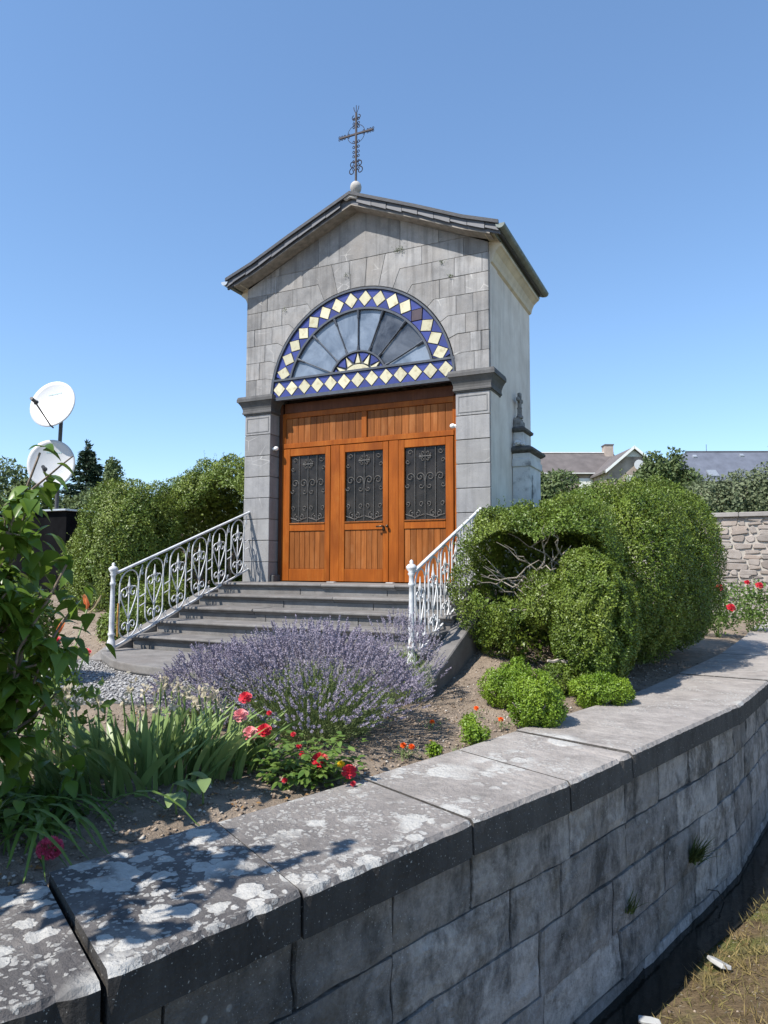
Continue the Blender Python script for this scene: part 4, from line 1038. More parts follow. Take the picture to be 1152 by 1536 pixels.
# ================================================================== STREAM WALL
def at_path(pts, t):
    i = min(int(t), len(pts)-2); f = t-i; a, b = pts[i], pts[i+1]; return (a[0]+(b[0]-a[0])*f, a[1]+(b[1]-a[1])*f)
rw = thing('retaining_wall', 'long stream wall of dark stained stone blocks under a lichen covered coping', 'wall', (5.0, -4.5, -2.5))
TH = .155
for i in range(len(OUT)-1):
    a0, a1 = OUT[i], OUT[i+1]; b0, b1 = INN[i], INN[i+1]
    L = math.hypot(a1[0]-a0[0], a1[1]-a0[1]); g = .007 if i != 1 else .012
    f0, f1 = g/L, 1-g/L
    lp = lambda p, q, f: (p[0]+(q[0]-p[0])*f, p[1]+(q[1]-p[1])*f)
    A0, A1, B0, B1 = lp(a0, a1, f0), lp(a0, a1, f1), lp(b0, b1, f0), lp(b0, b1, f1)
    dz = random.uniform(-.006, .006); N_ = 7
    tl = -.02 if i == 1 else 0
    # a slab with a slightly ragged outer arris
    V = []; K = max(9, int(L/.035))
    for s_ in range(K):
        f = s_/(K-1); o = lp(A0, A1, f); n_ = lp(B0, B1, f)
        w_ = ((random.uniform(-.004, .003)-(random.uniform(.006, .018) if random.random() < .10 else 0)) if 0 < s_ < K-1 else -.008)
        dx, dy = o[0]-n_[0], o[1]-n_[1]; ll = math.hypot(dx, dy); dx /= ll; dy /= ll
        zt = ZC+dz+tl
        V += [(n_[0], n_[1], zt-TH), (n_[0], n_[1], zt-.006), (o[0]-dx*.018+dx*w_, o[1]-dy*.018+dy*w_, zt+random.uniform(-.002, .002)+min(0, w_*.5)), (o[0]+dx*w_, o[1]+dy*w_, zt-.02), (o[0]+dx*w_*.5, o[1]+dy*w_*.5, zt-TH)]
    F5 = [(s_*5+j, s_*5+(j+1) % 5, (s_+1)*5+(j+1) % 5, (s_+1)*5+j) for s_ in range(K-1) for j in range(5)]
    F5 = [q[::-1] for q in F5]+[tuple(range(5)), tuple((K-1)*5+j for j in range(4, -1, -1))]
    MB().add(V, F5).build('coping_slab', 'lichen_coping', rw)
# wall core and blocks, following the outer line set in by the overhang
def offs(i, d):
    p0 = OUT[max(i-1, 0)]; p1 = OUT[min(i+1, len(OUT)-1)]; tx, ty = p1[0]-p0[0], p1[1]-p0[1]; l = math.hypot(tx, ty)
    return (OUT[i][0]-ty/l*d, OUT[i][1]+tx/l*d)
FACE = [offs(i, .055) for i in range(len(OUT))]
FACE_IN = [offs(i, .09) for i in range(len(OUT))]
BACK = [offs(i, .55) for i in range(len(OUT))]
m = MB()
V = [(x, y, z) for (x, y) in FACE_IN for z in (-2.75, ZC-TH-.001)]+[(x, y, z) for (x, y) in BACK for z in (-2.75, ZC-TH-.001)]
k = len(FACE)*2; Fq = []
for i in range(len(FACE)-1):
    a = 2*i; Fq += [(a, a+2, a+3, a+1), (k+a, k+a+1, k+a+3, k+a+2), (a+1, a+3, k+a+3, k+a+1), (a, k+a, k+a+2, a+2)]
m.add(V, Fq).build('wall_core', 'mortar_dark', rw)
cum = [0]
for a, b in zip(FACE[:-1], FACE[1:]): cum.append(cum[-1]+math.hypot(b[0]-a[0], b[1]-a[1]))
def face_pt(s, pts=FACE):
    i = max(j for j in range(len(cum)-1) if cum[j] <= s or j == 0); f = (s-cum[i])/(cum[i+1]-cum[i]); a, b = pts[i], pts[i+1]
    return (a[0]+(b[0]-a[0])*f, a[1]+(b[1]-a[1])*f)
rows = [ZC-TH-.002, -1.30, -1.57, -1.88, -2.15, -2.50]
for r_i, (zt, zb_) in enumerate(zip(rows[:-1], rows[1:])):
    s = -.0; first = True
    s = random.uniform(0, .3)
    while s < cum[-1]-.4:
        ln = random.uniform(.42, .85); e = min(s+ln, cum[-1]-.01)
        # keep joints at the corner
        if s < cum[7] < e: e = cum[7] if cum[7]-s > .2 else e
        P0, P1 = face_pt(s+.004), face_pt(e-.004); Pm = face_pt((s+e)/2)
        tx, ty = P1[0]-P0[0], P1[1]-P0[1]; l = math.hypot(tx, ty); nx_, ny_ = ty/l, -tx/l; pr = random.uniform(-.006, .007)
        bt = .12*((zt+zb_)/2+1.0)*-.35
        q = lambda P, d: (P[0]+nx_*d, P[1]+ny_*d)
        d0 = pr; zj0 = random.uniform(-.008, .008); zj1 = random.uniform(-.008, .008)
        a, b, c, d = q(P0, d0), q(P1, d0), q(P1, -.15), q(P0, -.15)
        mb = MB(); NU, NV = 7, 5; V = []
        for jv in range(NV+1):
            for iu in range(NU+1):
                fu, fv = iu/NU, jv/NV; edge = min(fu, 1-fu, 1)*l < .02 or min(fv, 1-fv)*(zt-zb_) < .02
                ei = random.uniform(.0, .006); fu2 = min(max(fu, ei/l), 1-ei/l); lo = zb_+.004+zj0*(1-fu)+zj1*fu+random.uniform(0, .006)*(jv == 0); hi = zt-.004-random.uniform(0, .006)*(jv == NV)
                px_, py_ = P0[0]+(P1[0]-P0[0])*fu2, P0[1]+(P1[1]-P0[1])*fu2; zz = lo+(hi-lo)*fv
                dd = pr+.010*mnoise.noise((px_*5, py_*5, zz*6))+.006*mnoise.noise((px_*14, py_*14, zz*14))-(random.uniform(.002, .010) if (iu in (0, NU) or jv in (0, NV)) else 0)
                V.append((px_+nx_*dd, py_+ny_*dd, zz))
        n0 = len(V); Fc = [(jv*(NU+1)+iu, jv*(NU+1)+iu+1, (jv+1)*(NU+1)+iu+1, (jv+1)*(NU+1)+iu) for jv in range(NV) for iu in range(NU)]
        V += [(*d, zb_+.004), (*c, zb_+.004), (*c, zt-.004), (*d, zt-.004)]
        bot = [iu for iu in range(NU+1)]; topi = [NV*(NU+1)+iu for iu in range(NU+1)]; lef = [jv*(NU+1) for jv in range(NV+1)]; rig = [jv*(NU+1)+NU for jv in range(NV+1)]
        Fc += [tuple([n0, n0+1]+bot[::-1]), tuple(topi+[n0+2, n0+3]), tuple(lef+[n0+3, n0]), tuple([n0+1, n0+2]+rig[::-1])]
        mb.add(V, Fc).build('wall_block', 'stream_wall_stone', rw)
        s = e
# weeds growing out of the wall
def tuft(name, c, n, length, spread, mat, label, cat, droop=.6, base=.02, up=1.0, out=(0, 0, 0), wd=.006):
    V = []; F = []; rv = []
    for i in range(n):
        b = np.array(c)+rng.normal(size=3)*base*np.array([1, 1, .3]); a = rng.uniform(0, 6.28); h = length*rng.uniform(.5, 1.1); sp = spread*rng.uniform(.1, 1)
        d = np.array([math.cos(a)*sp, math.sin(a)*sp, up])+np.array(out); d /= np.linalg.norm(d); sd_ = np.array([-math.sin(a), math.cos(a), 0])*wd
        k0 = len(V); K = 4
        for j in range(K+1):
            t = j/K; p = b+d*h*t-np.array([0, 0, droop*h*t*t*sp])
            wv = sd_*(1-t*.95); V += [p-wv, p+wv]
        for j in range(K):
            q = k0+2*j; F += [q, q+1, q+3, q, q+3, q+2]; r = rng.random(); rv += [r, r]
    o = tri_mesh(name, np.array(V), np.array(F), mat, None, np.array(rv)); tag(o, label, cat); return o
tuft('wall_weed', (5.80, -2.62, -1.80), 110, .26, .7, 'weed_blade', 'dark green weed tuft growing from a joint of the stream wall', 'weed', out=(.35, -.1, -.2))
tuft('wall_weed', (5.48, -3.55, -1.80), 34, .15, .6, 'weed_blade', 'small fern sprig on the stream wall below the larger weed', 'weed', out=(.35, -.1, 0))
# grass and litter on the bank
P = []
while len(P) < 26000:
    y = rng.uniform(-4.6, 3); xm = mid_x(y); x = xm+rng.uniform(.66, 2.6)
    if mnoise.noise((x*1.8, y*1.8, 2)) > -.15+.5*(rng.random()-.5): P.append((x, y, bank_z(x, y)-.004))
P = np.array(P); n = len(P); ax = unit(n)*.9+np.array([0, 0, .5]); rv = rng.random(n)
leaf_mesh('bank_grass', P, ax, unit(n), rng.uniform(.03, .11, n), .006, 'dry_grass', None, rvals=rv)
tag(bpy.data.objects['bank_grass'], 'short dry yellow and green grass on the sunny stream bank', 'grass')
P = []
while len(P) < 420:
    y = rng.uniform(-4.6, 3); x = mid_x(y)+rng.uniform(.6, 2.6); P.append((x, y, bank_z(x, y)+.004))
tag(pebbles('bank_stones', P, .005, .022, 'clod_mix'), 'small stones and crumbs scattered over the stream bank', 'stones')
def slab_thing(name, x, y, z, sx, sy, h, rz, tilt, label, mat='paper_litter', cat='litter'):
    m = MB(); q = [(-sx, -sy*.7), (-sx*.5, -sy), (sx, -sy*.8), (sx*.9, sy*.6), (sx*.2, sy), (-sx*.9, sy*.7)]
    m.prism(q, -h, h, 'z'); o = m.build(name, mat, bevel=h*.4, jitter=h*.3); o.location = (x, y, z); o.rotation_euler = (tilt, tilt*.5, rz); return tag(o, label, cat)
slab_thing('litter_scrap', 5.95, -3.17, -2.165, .085, .045, .012, 2.2, .3, 'flat white scrap lying at the edge of shade on the stream bank')
slab_thing('litter_scrap', 5.62, -3.88, -2.195, .06, .025, .010, .3, .2, 'small pale scrap on the painted shade strip near the stream wall')
m = MB(); m.tube([(5.72, -2.55, -2.23), (5.76, -2.50, -2.15), (5.82, -2.42, -2.10), (5.89, -2.33, -2.09), (5.95, -2.25, -2.12), (5.99, -2.18, -2.22)], .0035, 6); tag(m.build('twig', 'dead_twig'), 'bent brown twig arching out of the painted shade strip', 'twig')

# ================================================================== HEDGES AND SHRUBS
def branch(m, p0, p1, r0, r1, wob=.06, n=6):
    p0, p1 = Vector(p0), Vector(p1); pts = []; L = (p1-p0).length
    for i in range(n+1):
        t = i/n; w = Vector((random.uniform(-1, 1), random.uniform(-1, 1), random.uniform(-1, 1)))*wob*L*math.sin(math.pi*t)
        pts.append(p0.lerp(p1, t)+w)
    m.tube(pts, [r0+(r1-r0)*i/n for i in range(n+1)], 5); return pts
# big box bush at the right of the steps
hb = thing('box_bush', 'huge clipped box bush with a hollow of bare pale branches beside the steps', 'bush', (4.6, -.4, -.85))
blobsR = [((4.33, -.75, .02), (.78, .95, .82)), ((4.98, .35, .18), (.80, 1.25, .98)), ((5.25, 1.7, .22), (.80, 1.3, 1.06)), ((4.50, -.9, .30), (.76, .75, .57))]
carveR = [((4.20, -1.50, .22), (.45, .72, .33)), ((4.76, -1.50, .33), (.36, .70, .21)), ((4.58, -1.75, -.58), (.34, .85, .36))]
foliage('foliage', blobsR, 250000, .0235, 'box_leaf', hb, gap=13, depth=.10, amp=.115, amp2=.065, freq=3.7, carve=carveR, zmin=-.84, expo=2.6)
foliage('shoots', [((4.50, -1.28, -.10), (.25, .26, .30))], 9000, .022, 'box_leaf', hb, depth=.12, amp=.06, amp2=.04, freq=8, expo=2.1)
foliage('inner_foliage', blobsR, 26000, .062, 'box_leaf', hb, depth=.2, d0=.16, amp=.05, amp2=.02, freq=4.5, carve=[(c, tuple(v*1.18 for v in r)) for c, r in carveR], zmin=-.84, expo=2.6)
m = MB()
for i in range(20):
    a = random.uniform(0, 6.28); b0 = (4.58+random.uniform(-.25, .2), -1.0+random.uniform(-.2, .1), -.35+random.uniform(0, .55))
    e = (4.42+.60*math.cos(a)*random.uniform(.5, 1), -1.36+random.uniform(-.2, .14), .20+.45*math.sin(a)); pp = branch(m, b0, e, .012, .003, .055, 8)
    for _ in range(2):
        s = pp[random.randint(2, 5)]; branch(m, s, s+Vector((random.uniform(-.25, .25), random.uniform(-.35, .05), random.uniform(-.12, .28))), .008, .003, .1, 4)
branch(m, (4.75, -.7, -.88), (4.6, -.75, .1), .06, .03, .05); branch(m, (4.7, -1.1, -.1), (4.86, -1.55, .22), .025, .02, .03)
m.build('branch', 'box_wood', hb)
stuff(bpy.data.objects['branch'])
hl = thing('box_bush', 'upright rounded box bush in front of the huge clipped one, nearest the coping', 'bush', (5.05, -1.4, -.9))
foliage('foliage', [((5.0, -1.42, -.30), (.36, .50, .62)), ((4.92, -1.5, .05), (.22, .3, .32))], 95000, .022, 'box_leaf', hl, gap=17, depth=.09, amp=.045, amp2=.03, freq=6, zmin=-.86, expo=2.5, seed=4)
foliage('inner_foliage', [((5.0, -1.42, -.30), (.36, .50, .62))], 8000, .06, 'box_leaf', hl, depth=.12, d0=.12, amp=.03, freq=6, zmin=-.86, expo=2.5, seed=4)
m = MB(); branch(m, (5.0, -1.3, -.92), (5.0, -1.35, -.2), .04, .02); branch(m, (4.80, -1.72, -.62), (4.66, -1.86, -.60), .018, .012); branch(m, (4.8, -1.7, -.72), (4.68, -1.88, -.75), .02, .012); m.build('trunk', 'box_wood', hl)
def small_bush(c, r, n, label, mat='box_leaf_young', lobes=()):
    root = thing('dwarf_box', label, 'shrub', (c[0], c[1], -.91))
    foliage('foliage', [(c, r)]+list(lobes), int(n*1.5), .0165, mat, root, gap=26, depth=.07, amp=.028, amp2=.018, freq=11, expo=2.2, seed=c[0])
    m = MB(); [branch(m, (c[0], c[1], -.93), (c[0]+random.uniform(-.7, .7)*r[0], c[1]+random.uniform(-.7, .7)*r[1], c[2]), .012, .004) for _ in range(7)]
    stuff(m.build('stem', 'box_wood', root)); return root
small_bush((4.43, -2.45, -.76), (.19, .18, .155), 9500, 'round dwarf box shrub on bare soil between the steps and the coping', lobes=[((4.49, -2.3, -.66), (.13, .13, .13))])
small_bush((4.84, -3.05, -.73), (.20, .19, .205), 12500, 'bright green dwarf box shrub leaning over the inner edge of the coping')
small_bush((5.13, -2.06, -.79), (.25, .19, .13), 9500, 'low wide dwarf box shrub at the foot of the upright box bush')
small_bush((4.58, -3.62, -.865), (.10, .09, .055), 2600, 'tiny dwarf box shrub with two lobes beside orange flowers', lobes=[((4.48, -3.45, -.84), (.06, .06, .07))])
small_bush((4.45, -4.0, -.885), (.05, .05, .04), 700, 'tiny bright green seedling shrub by the coping')
small_bush((4.72, -1.75, -.78), (.16, .16, .16), 5000, 'loose leafy shoot cluster under the hollow of the box bush', mat='box_leaf')
def stray_shoots(root, blobs, n, mat, L=.09, **kw):
    P, N = blob_points(blobs, n, depth=.01, **kw); ps_ = []; ax_ = []
    for p, g in zip(P, N):
        d = g+rng.normal(size=3)*.35+np.array([0, 0, .5]); d /= np.linalg.norm(d); l_ = L*rng.uniform(.5, 1.2)
        for q in np.linspace(.1, 1, 9): ps_.append(p+d*l_*q); ax_.append(d*.5+unit(1)[0])
    ps_ = np.array(ps_); leaf_mesh('stray_shoots', ps_, np.array(ax_), unit(len(ps_)), rng.uniform(.012, .026, len(ps_)), .012, mat, root)
stray_shoots(hb, blobsR, 520, 'box_leaf', carve=carveR, zmin=-.6, amp=.115, amp2=.065, freq=3.7, expo=2.6)
# big hedge at the left of the chapel
blobsL = [((-.90, 1.15, .58), (1.0, 1.25, 1.36)), ((-1.85, -.20, .32), (.72, .85, 1.18)), ((-2.5, -.05, -.08), (.55, .75, .88)), ((-.66, -.75, -.30), (.36, .45, .36)), ((-1.5, .9, .40), (.9, 1.0, 1.25))]
carveL = [((-.55, .10, .42), (.80, .86, .98))]
hL = thing('hedge_bush', 'large rounded hedge bush between the chapel and the satellite dishes', 'bush', (-1.6, .8, -.4))
foliage('foliage', blobsL, 170000,  .032, 'privet_leaf', hL, carve=carveL, gap=11, depth=.12, amp=.10, amp2=.07, freq=3.2, zmin=-.75, expo=2.4, seed=1)
foliage('inner_foliage', blobsL, 22000, .08, 'privet_leaf', hL, carve=[(c, tuple(v*1.2 for v in r)) for c, r in carveL], depth=.2, d0=.2, amp=.05, freq=3.6, zmin=-.75, expo=2.4, seed=1)
m = MB(); [branch(m, (-1.5+random.uniform(-.3, .3), 1.2, -.6), (-1.5+random.uniform(-1.0, .8), 1.3+random.uniform(-.3, .7), random.uniform(.2, 1.4)), .03, .01) for _ in range(10)]; stuff(m.build('branch', 'bark', hL))
stray_shoots(hL, blobsL, 420, 'privet_leaf', L=.12, carve=carveL, zmin=-.6, amp=.10, amp2=.07, freq=3.2, expo=2.4, seed=1)
small_l = thing('shrub', 'small leafy shrub at the foot of the newel post beside the rusty upright', 'shrub', (-.55, -1.6, -.75))
foliage('foliage', [((-.55, -1.55, -.55), (.32, .35, .26))], 9000, .032, 'privet_leaf', small_l, depth=.12, amp=.05, freq=8, seed=6)

# ================================================================== FLOWER BED
def strip_leaf(pts, widths, nrm=None, fold=.0):
    """a bent blade: returns verts, tri faces with a centre crease"""
    V = []; F = []; k = len(pts)
    for i in range(k):
        t = Vector(pts[min(i+1, k-1)])-Vector(pts[max(i-1, 0)]); s = t.cross(Vector(nrm)); s = s.normalized() if s.length > 1e-6 else Vector((1, 0, 0))
        u = s.cross(t).normalized(); p = Vector(pts[i]); w = widths[i]/2
        V += [p+s*w+u*w*fold, p, p-s*w+u*w*fold]
    for i in range(k-1):
        a = 3*i; F += [(a, a+1, a+4, a+3), (a+1, a+2, a+5, a+4)]
    return V, F
def leaf_obj(name, V, F, mat, parent, smooth=True):
    m = MB(); m.add(V, F); o = m.build(name, mat, parent, smooth=smooth)
    a = o.data.attributes.new('r', 'FLOAT', 'FACE'); v = random.random(); a.data.foreach_set('value', [v]*len(o.data.polygons)); return o
# --- lavender
def lavender(c, rx, ry, h, n, label, lean=.75, seed=0, rot=0.0, spike=1.0):
    root = thing('lavender', label, 'lavender', c)
    N_ = n; a = rng.uniform(0, 2*math.pi, N_); r = np.sqrt(rng.random(N_)); ca, sa = math.cos(rot), math.sin(rot)
    ux = r*np.cos(a); uy = r*np.sin(a)
    bx = ux*rx*.45; by = uy*ry*.45; ex = ux*rx; ey = uy*ry
    hz = h*(1-.62*r**2.4)*(.86+.24*rng.random(N_)) 
    B = np.stack([c[0]+bx*ca-by*sa, c[1]+bx*sa+by*ca, np.full(N_, c[2])], 1)
    E = np.stack([c[0]+ex*ca-ey*sa, c[1]+ex*sa+ey*ca, c[2]+hz], 1)+rng.normal(size=(N_, 3))*.03
    Mid = (B+E)/2+np.stack([np.zeros(N_), np.zeros(N_), hz*.14], 1)
    K = 5; V = []; F = []; 
    T = np.linspace(0, 1, K)
    pts = [(1-t)**2*B+2*t*(1-t)*Mid+t*t*E for t in T]
    sd_ = unit(N_); sd_[:, 2] *= .2; wid = .0032
    VV = np.stack([q for p in pts for q in (p-sd_*wid, p+sd_*wid)], 1); 
    base = (np.arange(N_)*2*K)[:, None]; fl_ = []
    for j in range(K-1):
        q = 2*j; fl_ += [q, q+1, q+3, q, q+3, q+2]
    F = (base+np.array(fl_)[None]).reshape(-1)
    tri_mesh('stems', VV.reshape(-1, 3), F, 'lavender_leaf', root, np.repeat(rng.random(N_), 2*(K-1)))
    # grey-green narrow leaves on the lower half of the stems
    rep = 10; idx = np.repeat(np.arange(N_), rep); t = rng.random(len(idx))[:, None]*.62
    p = (1-t)**2*B[idx]+2*t*(1-t)*Mid[idx]+t*t*E[idx]; d = (E-B)[idx]; d /= np.linalg.norm(d, axis=1, keepdims=True)
    leaf_mesh('leaves', p+rng.normal(size=p.shape)*.006, d+unit(len(idx))*.55, unit(len(idx)), rng.uniform(.03, .06, len(idx)), .0055, 'lavender_leaf', root)
    # flower spikes: whorls of small calyces
    wh = 9; ax = E-Mid; ax /= np.linalg.norm(ax, axis=1, keepdims=True); sl = rng.uniform(.04, .075, N_)*spike
    idx = np.repeat(np.arange(N_), wh*4); k = np.tile(np.repeat(np.arange(wh), 4), N_); t = (k/(wh-1))
    t = np.where(k == 0, -.55, t)
    p = E[idx]+ax[idx]*(sl[idx]*t)[:, None]; d = unit(len(idx)); d = d+ax[idx]*.7
    sz = .0145*(1-.35*np.abs(t))
    rv = np.clip(np.repeat(rng.random(N_), wh*4)*.6+.4*rng.random(len(idx)), 0, 1)
    leaf_mesh('flower_spikes', p, d, unit(len(idx)), sz, sz*.72, 'lavender_bloom', root, rvals=rv)
    return root
lavender((3.50, -3.86, -.92), .76, .80, .64, 2200, 'large round lavender bush in bloom in front of the steps', rot=.35)
lavender((2.80, -3.86, -.90), .52, .58, .47, 900, 'lower lavender bush spreading over the gravel beside the larger one')
lavender((3.62, -2.62, -.90), .34, .30, .62, 230, 'sparse upright lavender at the foot of the balustrade by the box bush', spike=1.5)
# --- iris clump
iris = thing('iris_clump', 'clump of sword shaped iris leaves with withered papery flowers', 'iris', (3.25, -5.15, -.93))
def iris_blade(cx, cy, h, az, leanv, wd, parent):
    d = Vector((math.cos(az), math.sin(az), 0)); pts = []; ws = []; K = 7
    for j in range(K+1):
        t = j/K; pts.append(Vector((cx, cy, -.94))+d*leanv*h*(t**1.7)+Vector((0, 0, h*(t-.18*leanv*t*t)))); ws.append(wd*(.75+.6*t*(1-t)*1.6)*(1-max(0, (t-.72)/.28)**1.5*.97))
    nr = Vector((-math.sin(az+random.uniform(-.8, .8)), math.cos(az), .15)).cross(Vector((0, 0, 1)))+Vector((0, 0, .1))
    V, F = strip_leaf(pts, ws, nr, .12); return leaf_obj('leaf', V, F, 'iris_leaf', parent)
ir_n = 0
while ir_n < 290:
    u, v = random.uniform(-1, 1), random.uniform(-1, 1)
    if u*u+v*v > 1: continue
    ca, sa = math.cos(.95), math.sin(.95); px, py = u*.62, v*.36
    x, y = 3.22+px*ca-py*sa, -5.12+px*sa+py*ca
    if x > mid_x(y)-.5: continue
    iris_blade(x, y, random.uniform(.26, .46)*(1-.2*(u*u+v*v)), math.atan2(y+5.12, x-3.2)+random.uniform(-.9, .9), random.uniform(.08, .95), random.uniform(.024, .042), iris); ir_n += 1
for i in range(26):
    a = random.uniform(0, 6.28); q = random.random()**.5; x, y = 3.12+.5*q*math.cos(a), -5.0+.45*q*math.sin(a); h = random.uniform(.36, .48)
    m = MB(); m.tube([(x, y, -.94), (x+.01, y, -.94+h*.6), (x+random.uniform(-.03, .03), y+random.uniform(-.03, .03), -.94+h)], .005, 5); st = m.build('flower_stalk', 'green_stem', iris)
    e = np.array(m.v[-1]); n = 14; P = e+rng.normal(size=(n, 3))*np.array([.010, .010, .022]); leaf_mesh('withered_flower', P, unit(n)+np.array([0, 0, .3]), unit(n), .035, .02, 'papery', st)
# --- hosta like broad leaves and little rosette in front of the irises
def broad_leaf(p0, d, L, wd, nrm, droop, parent, mat, name='leaf', cup=.15, K=6, thin=1.0):
    d = Vector(d).normalized(); pts = []; ws = []
    for j in range(K+1):
        t = j/K; pts.append(Vector(p0)+d*L*t-Vector((0, 0, droop*L*t*t))); ws.append(wd*max(.03, math.sin(math.pi*min(1, (t*.92+.05))**.8))**.85)
    V, F = strip_leaf(pts, ws, nrm, cup); return leaf_obj(name, V, F, mat, parent)
hos = thing('broadleaf_plant', 'low plant with broad cupped leaves in front of the iris clump', 'plant', (3.68, -5.42, -.93))
for i in range(7):
    a = random.uniform(-2.6, .9); x, y = 3.62+random.uniform(-.12, .16), -5.40+random.uniform(-.1, .12)
    m = MB(); tip = Vector((x+.05*math.cos(a), y+.05*math.sin(a), -.82+random.uniform(-.02, .04))); m.tube([(x, y, -.94), tip], .005, 5); m.build('stem', 'green_stem', hos)
    broad_leaf(tip, (math.cos(a), math.sin(a), .35), random.uniform(.09, .14), random.uniform(.06, .085), (0, 0, 1), .6, hos, 'hosta_leaf')
# --- daylily by the shrub: strap leaves, orange flowers
dl = thing('daylily', 'daylily with arching strap leaves and an orange trumpet flower on a long stalk', 'daylily', (2.9, -5.5, -.93))
for i in range(120):
    a = random.uniform(0, 6.28); L = random.uniform(.35, .75); x, y = 3.14+random.uniform(-.32, .32), -5.86+random.uniform(-.26, .24)
    d = Vector((math.cos(a), math.sin(a), 0)); pts = []; ws = []
    for j in range(9):
        t = j/8; pts.append(Vector((x, y, -.94))+d*L*.8*t+Vector((0, 0, L*.95*t-L*1.0*t*t))); ws.append(.022*(1-t**3*.95))
    V, F = strip_leaf(pts, ws, (0, 0, 1), .35)
    V = [Vector((v.x, v.y, max(v.z, -.93 if True else 0))) for v in V]
    leaf_obj('leaf', V, F, 'daylily_leaf', dl)
def lily_flower(base, tip, parent):
    b, t = Vector(base), Vector(tip); ax = (t-b).normalized(); u = ax.orthogonal().normalized(); w = ax.cross(u)
    for k in range(6):
        a = k*math.pi/3; o = u*math.cos(a)+w*math.sin(a); L = (t-b).length; pts = [b+ax*L*q+o*L*rr for q, rr in ((0, .02), (.3, .10), (.65, .17), (.9, .26), (1.0, .36))]
        V, F = strip_leaf(pts, [.008, .022, .03, .022, .004], o, .2); leaf_obj('petal', V, F, 'lily_petal', parent)
m = MB(); m.tube([(2.78, -5.55, -.93), (2.66, -5.30, -.60), (2.52, -4.98, -.25), (2.44, -4.84, -.06)], [.008, .007, .006, .005], 6); stk = m.build('flower_stalk', 'green_stem', dl)
lily_flower((2.44, -4.84, -.06), (2.435, -4.84, .035), stk)
for (x, y, z) in ((2.50, -4.80, .0), (2.47, -4.81, -.03)):
    m = MB(); m.tube([(2.46, -4.87, -.10), ((x+2.46)/2, y-.02, z-.05), (x, y, z), (x+.015, y, z+.03)], [.004, .004, .008, .002], 6); m.build('bud', 'dry_stem', stk)
m = MB(); m.tube([(2.6, -5.40, -.93), (2.50, -5.2, -.5), (2.44, -5.05, -.2)], .005, 5); s2_ = m.build('flower_stalk', 'green_stem', dl); lily_flower((2.44, -5.05, -.2), (2.455, -5.04, -.11), s2_)
# pink flower head by the coping corner
pk = thing('pink_flower', 'round pink flower head at the inner corner of the coping', 'flower', (3.62, -6.02, -.93))
m = MB(); m.tube([(3.60, -6.02, -.94), (3.63, -6.04, -.86), (3.68, -6.08, -.87)], .004, 5); m.build('stem', 'green_stem', pk)
n = 420; d = unit(n); P = np.array([3.68, -6.08, -.862])+d*np.array([.034, .034, .026]); leaf_mesh('florets', P, d+unit(n)*.5, unit(n), .018, .014, 'pink_petal', pk)
# --- roses
def rose_flower(c, r, parent, mat='rose_petal', face=(.3, -.6, .7), name='flower'):
    f = Vector(face).normalized(); u = f.orthogonal().normalized(); w = f.cross(u); V = []; F = []
    for ringi, (rr, cnt, hgt, op) in enumerate(((1.0, 6, .0, .9), (.78, 6, .14, .65), (.52, 5, .26, .4), (.28, 4, .34, .2))):
        for k in range(cnt):
            a = 2*math.pi*(k+ringi*.37)/cnt; hw = math.pi/cnt*1.15; b = len(V)
            for t, e in ((0, .35), (.55, .95), (1, 1.0)):
                for q in (-1, 0, 1):
                    aa = a+q*hw*(.8 if t < 1 else .7); rad = r*rr*(.15+.85*t)*e*(1 if q == 0 else .94)
                    V.append(Vector(c)+(u*math.cos(aa)+w*math.sin(aa))*rad+f*r*(hgt+(1-op)*.8*t-.1+random.uniform(-.04, .04)))
            for i in range(2):
                for j in range(2): F.append((b+i*3+j, b+i*3+j+1, b+(i+1)*3+j+1, b+(i+1)*3+j))
    o = leaf_obj(name, V, F, mat, parent, smooth=False)
    a = o.data.attributes['r']; a.data.foreach_set('value', [random.random() for _ in range(len(o.data.polygons))]); return o
def rose_leaflets(root, stem_pts, n, L=.045, spread=.13):
    for i in range(n):
        s = random.choice(stem_pts); az = random.uniform(0, 6.28); d = Vector((math.cos(az), math.sin(az), random.uniform(-.2, .5))); b = Vector(s)+d*spread*random.random()
        for q in (-1, 1, 0):
            dd = d+Vector((-d.y, d.x, 0))*q*.9; nr = (random.uniform(-.4, .4), random.uniform(-.4, .4), 1)
            if random.random() < .85: broad_leaf(b+d*.018*(1-abs(q)), dd, L*random.uniform(.7, 1.2), L*.62, nr, .3, root, 'rose_leaf', K=4)
rs = thing('rose_bush', 'low rose bush with red and pink flowers beside the lavender at the coping', 'rose', (4.0, -4.75, -.93))
import itertools
RC = Vector((6.02579, -8.03257, .22134))
flw = [(3.605, -4.76, -.52, .040, 'rose_petal'), (3.62, -4.82, -.605, .044, 'rose_pale'), (3.70, -4.84, -.69, .046, 'rose_pale'), (3.765, -4.80, -.675, .042, 'rose_petal'), (4.10, -4.77, -.80, .046, 'rose_petal'), (4.28, -4.78, -.835, .042, 'rose_petal')]
sp = []
m = MB()
for (x, y, z, r, mt) in flw:
    bx0, by0 = 3.9+.35*(x-3.9), -4.72+.3*(y+4.72); pts = branch(m, (bx0, by0, -.94), (x, y, z-.01), .006, .003, .06); sp += pts[2:5]
for i in range(16):
    e = (random.uniform(3.62, 4.25), random.uniform(-5.0, -4.6), random.uniform(-.86, -.68)); pts = branch(m, (random.uniform(3.85, 4.05), -4.75, -.94), e, .005, .002, .08); sp += pts[2:]
stuff(m.build('stems', 'green_stem', rs))
for (x, y, z, r, mt) in flw: rose_flower((x, y, z), r, rs, mt)
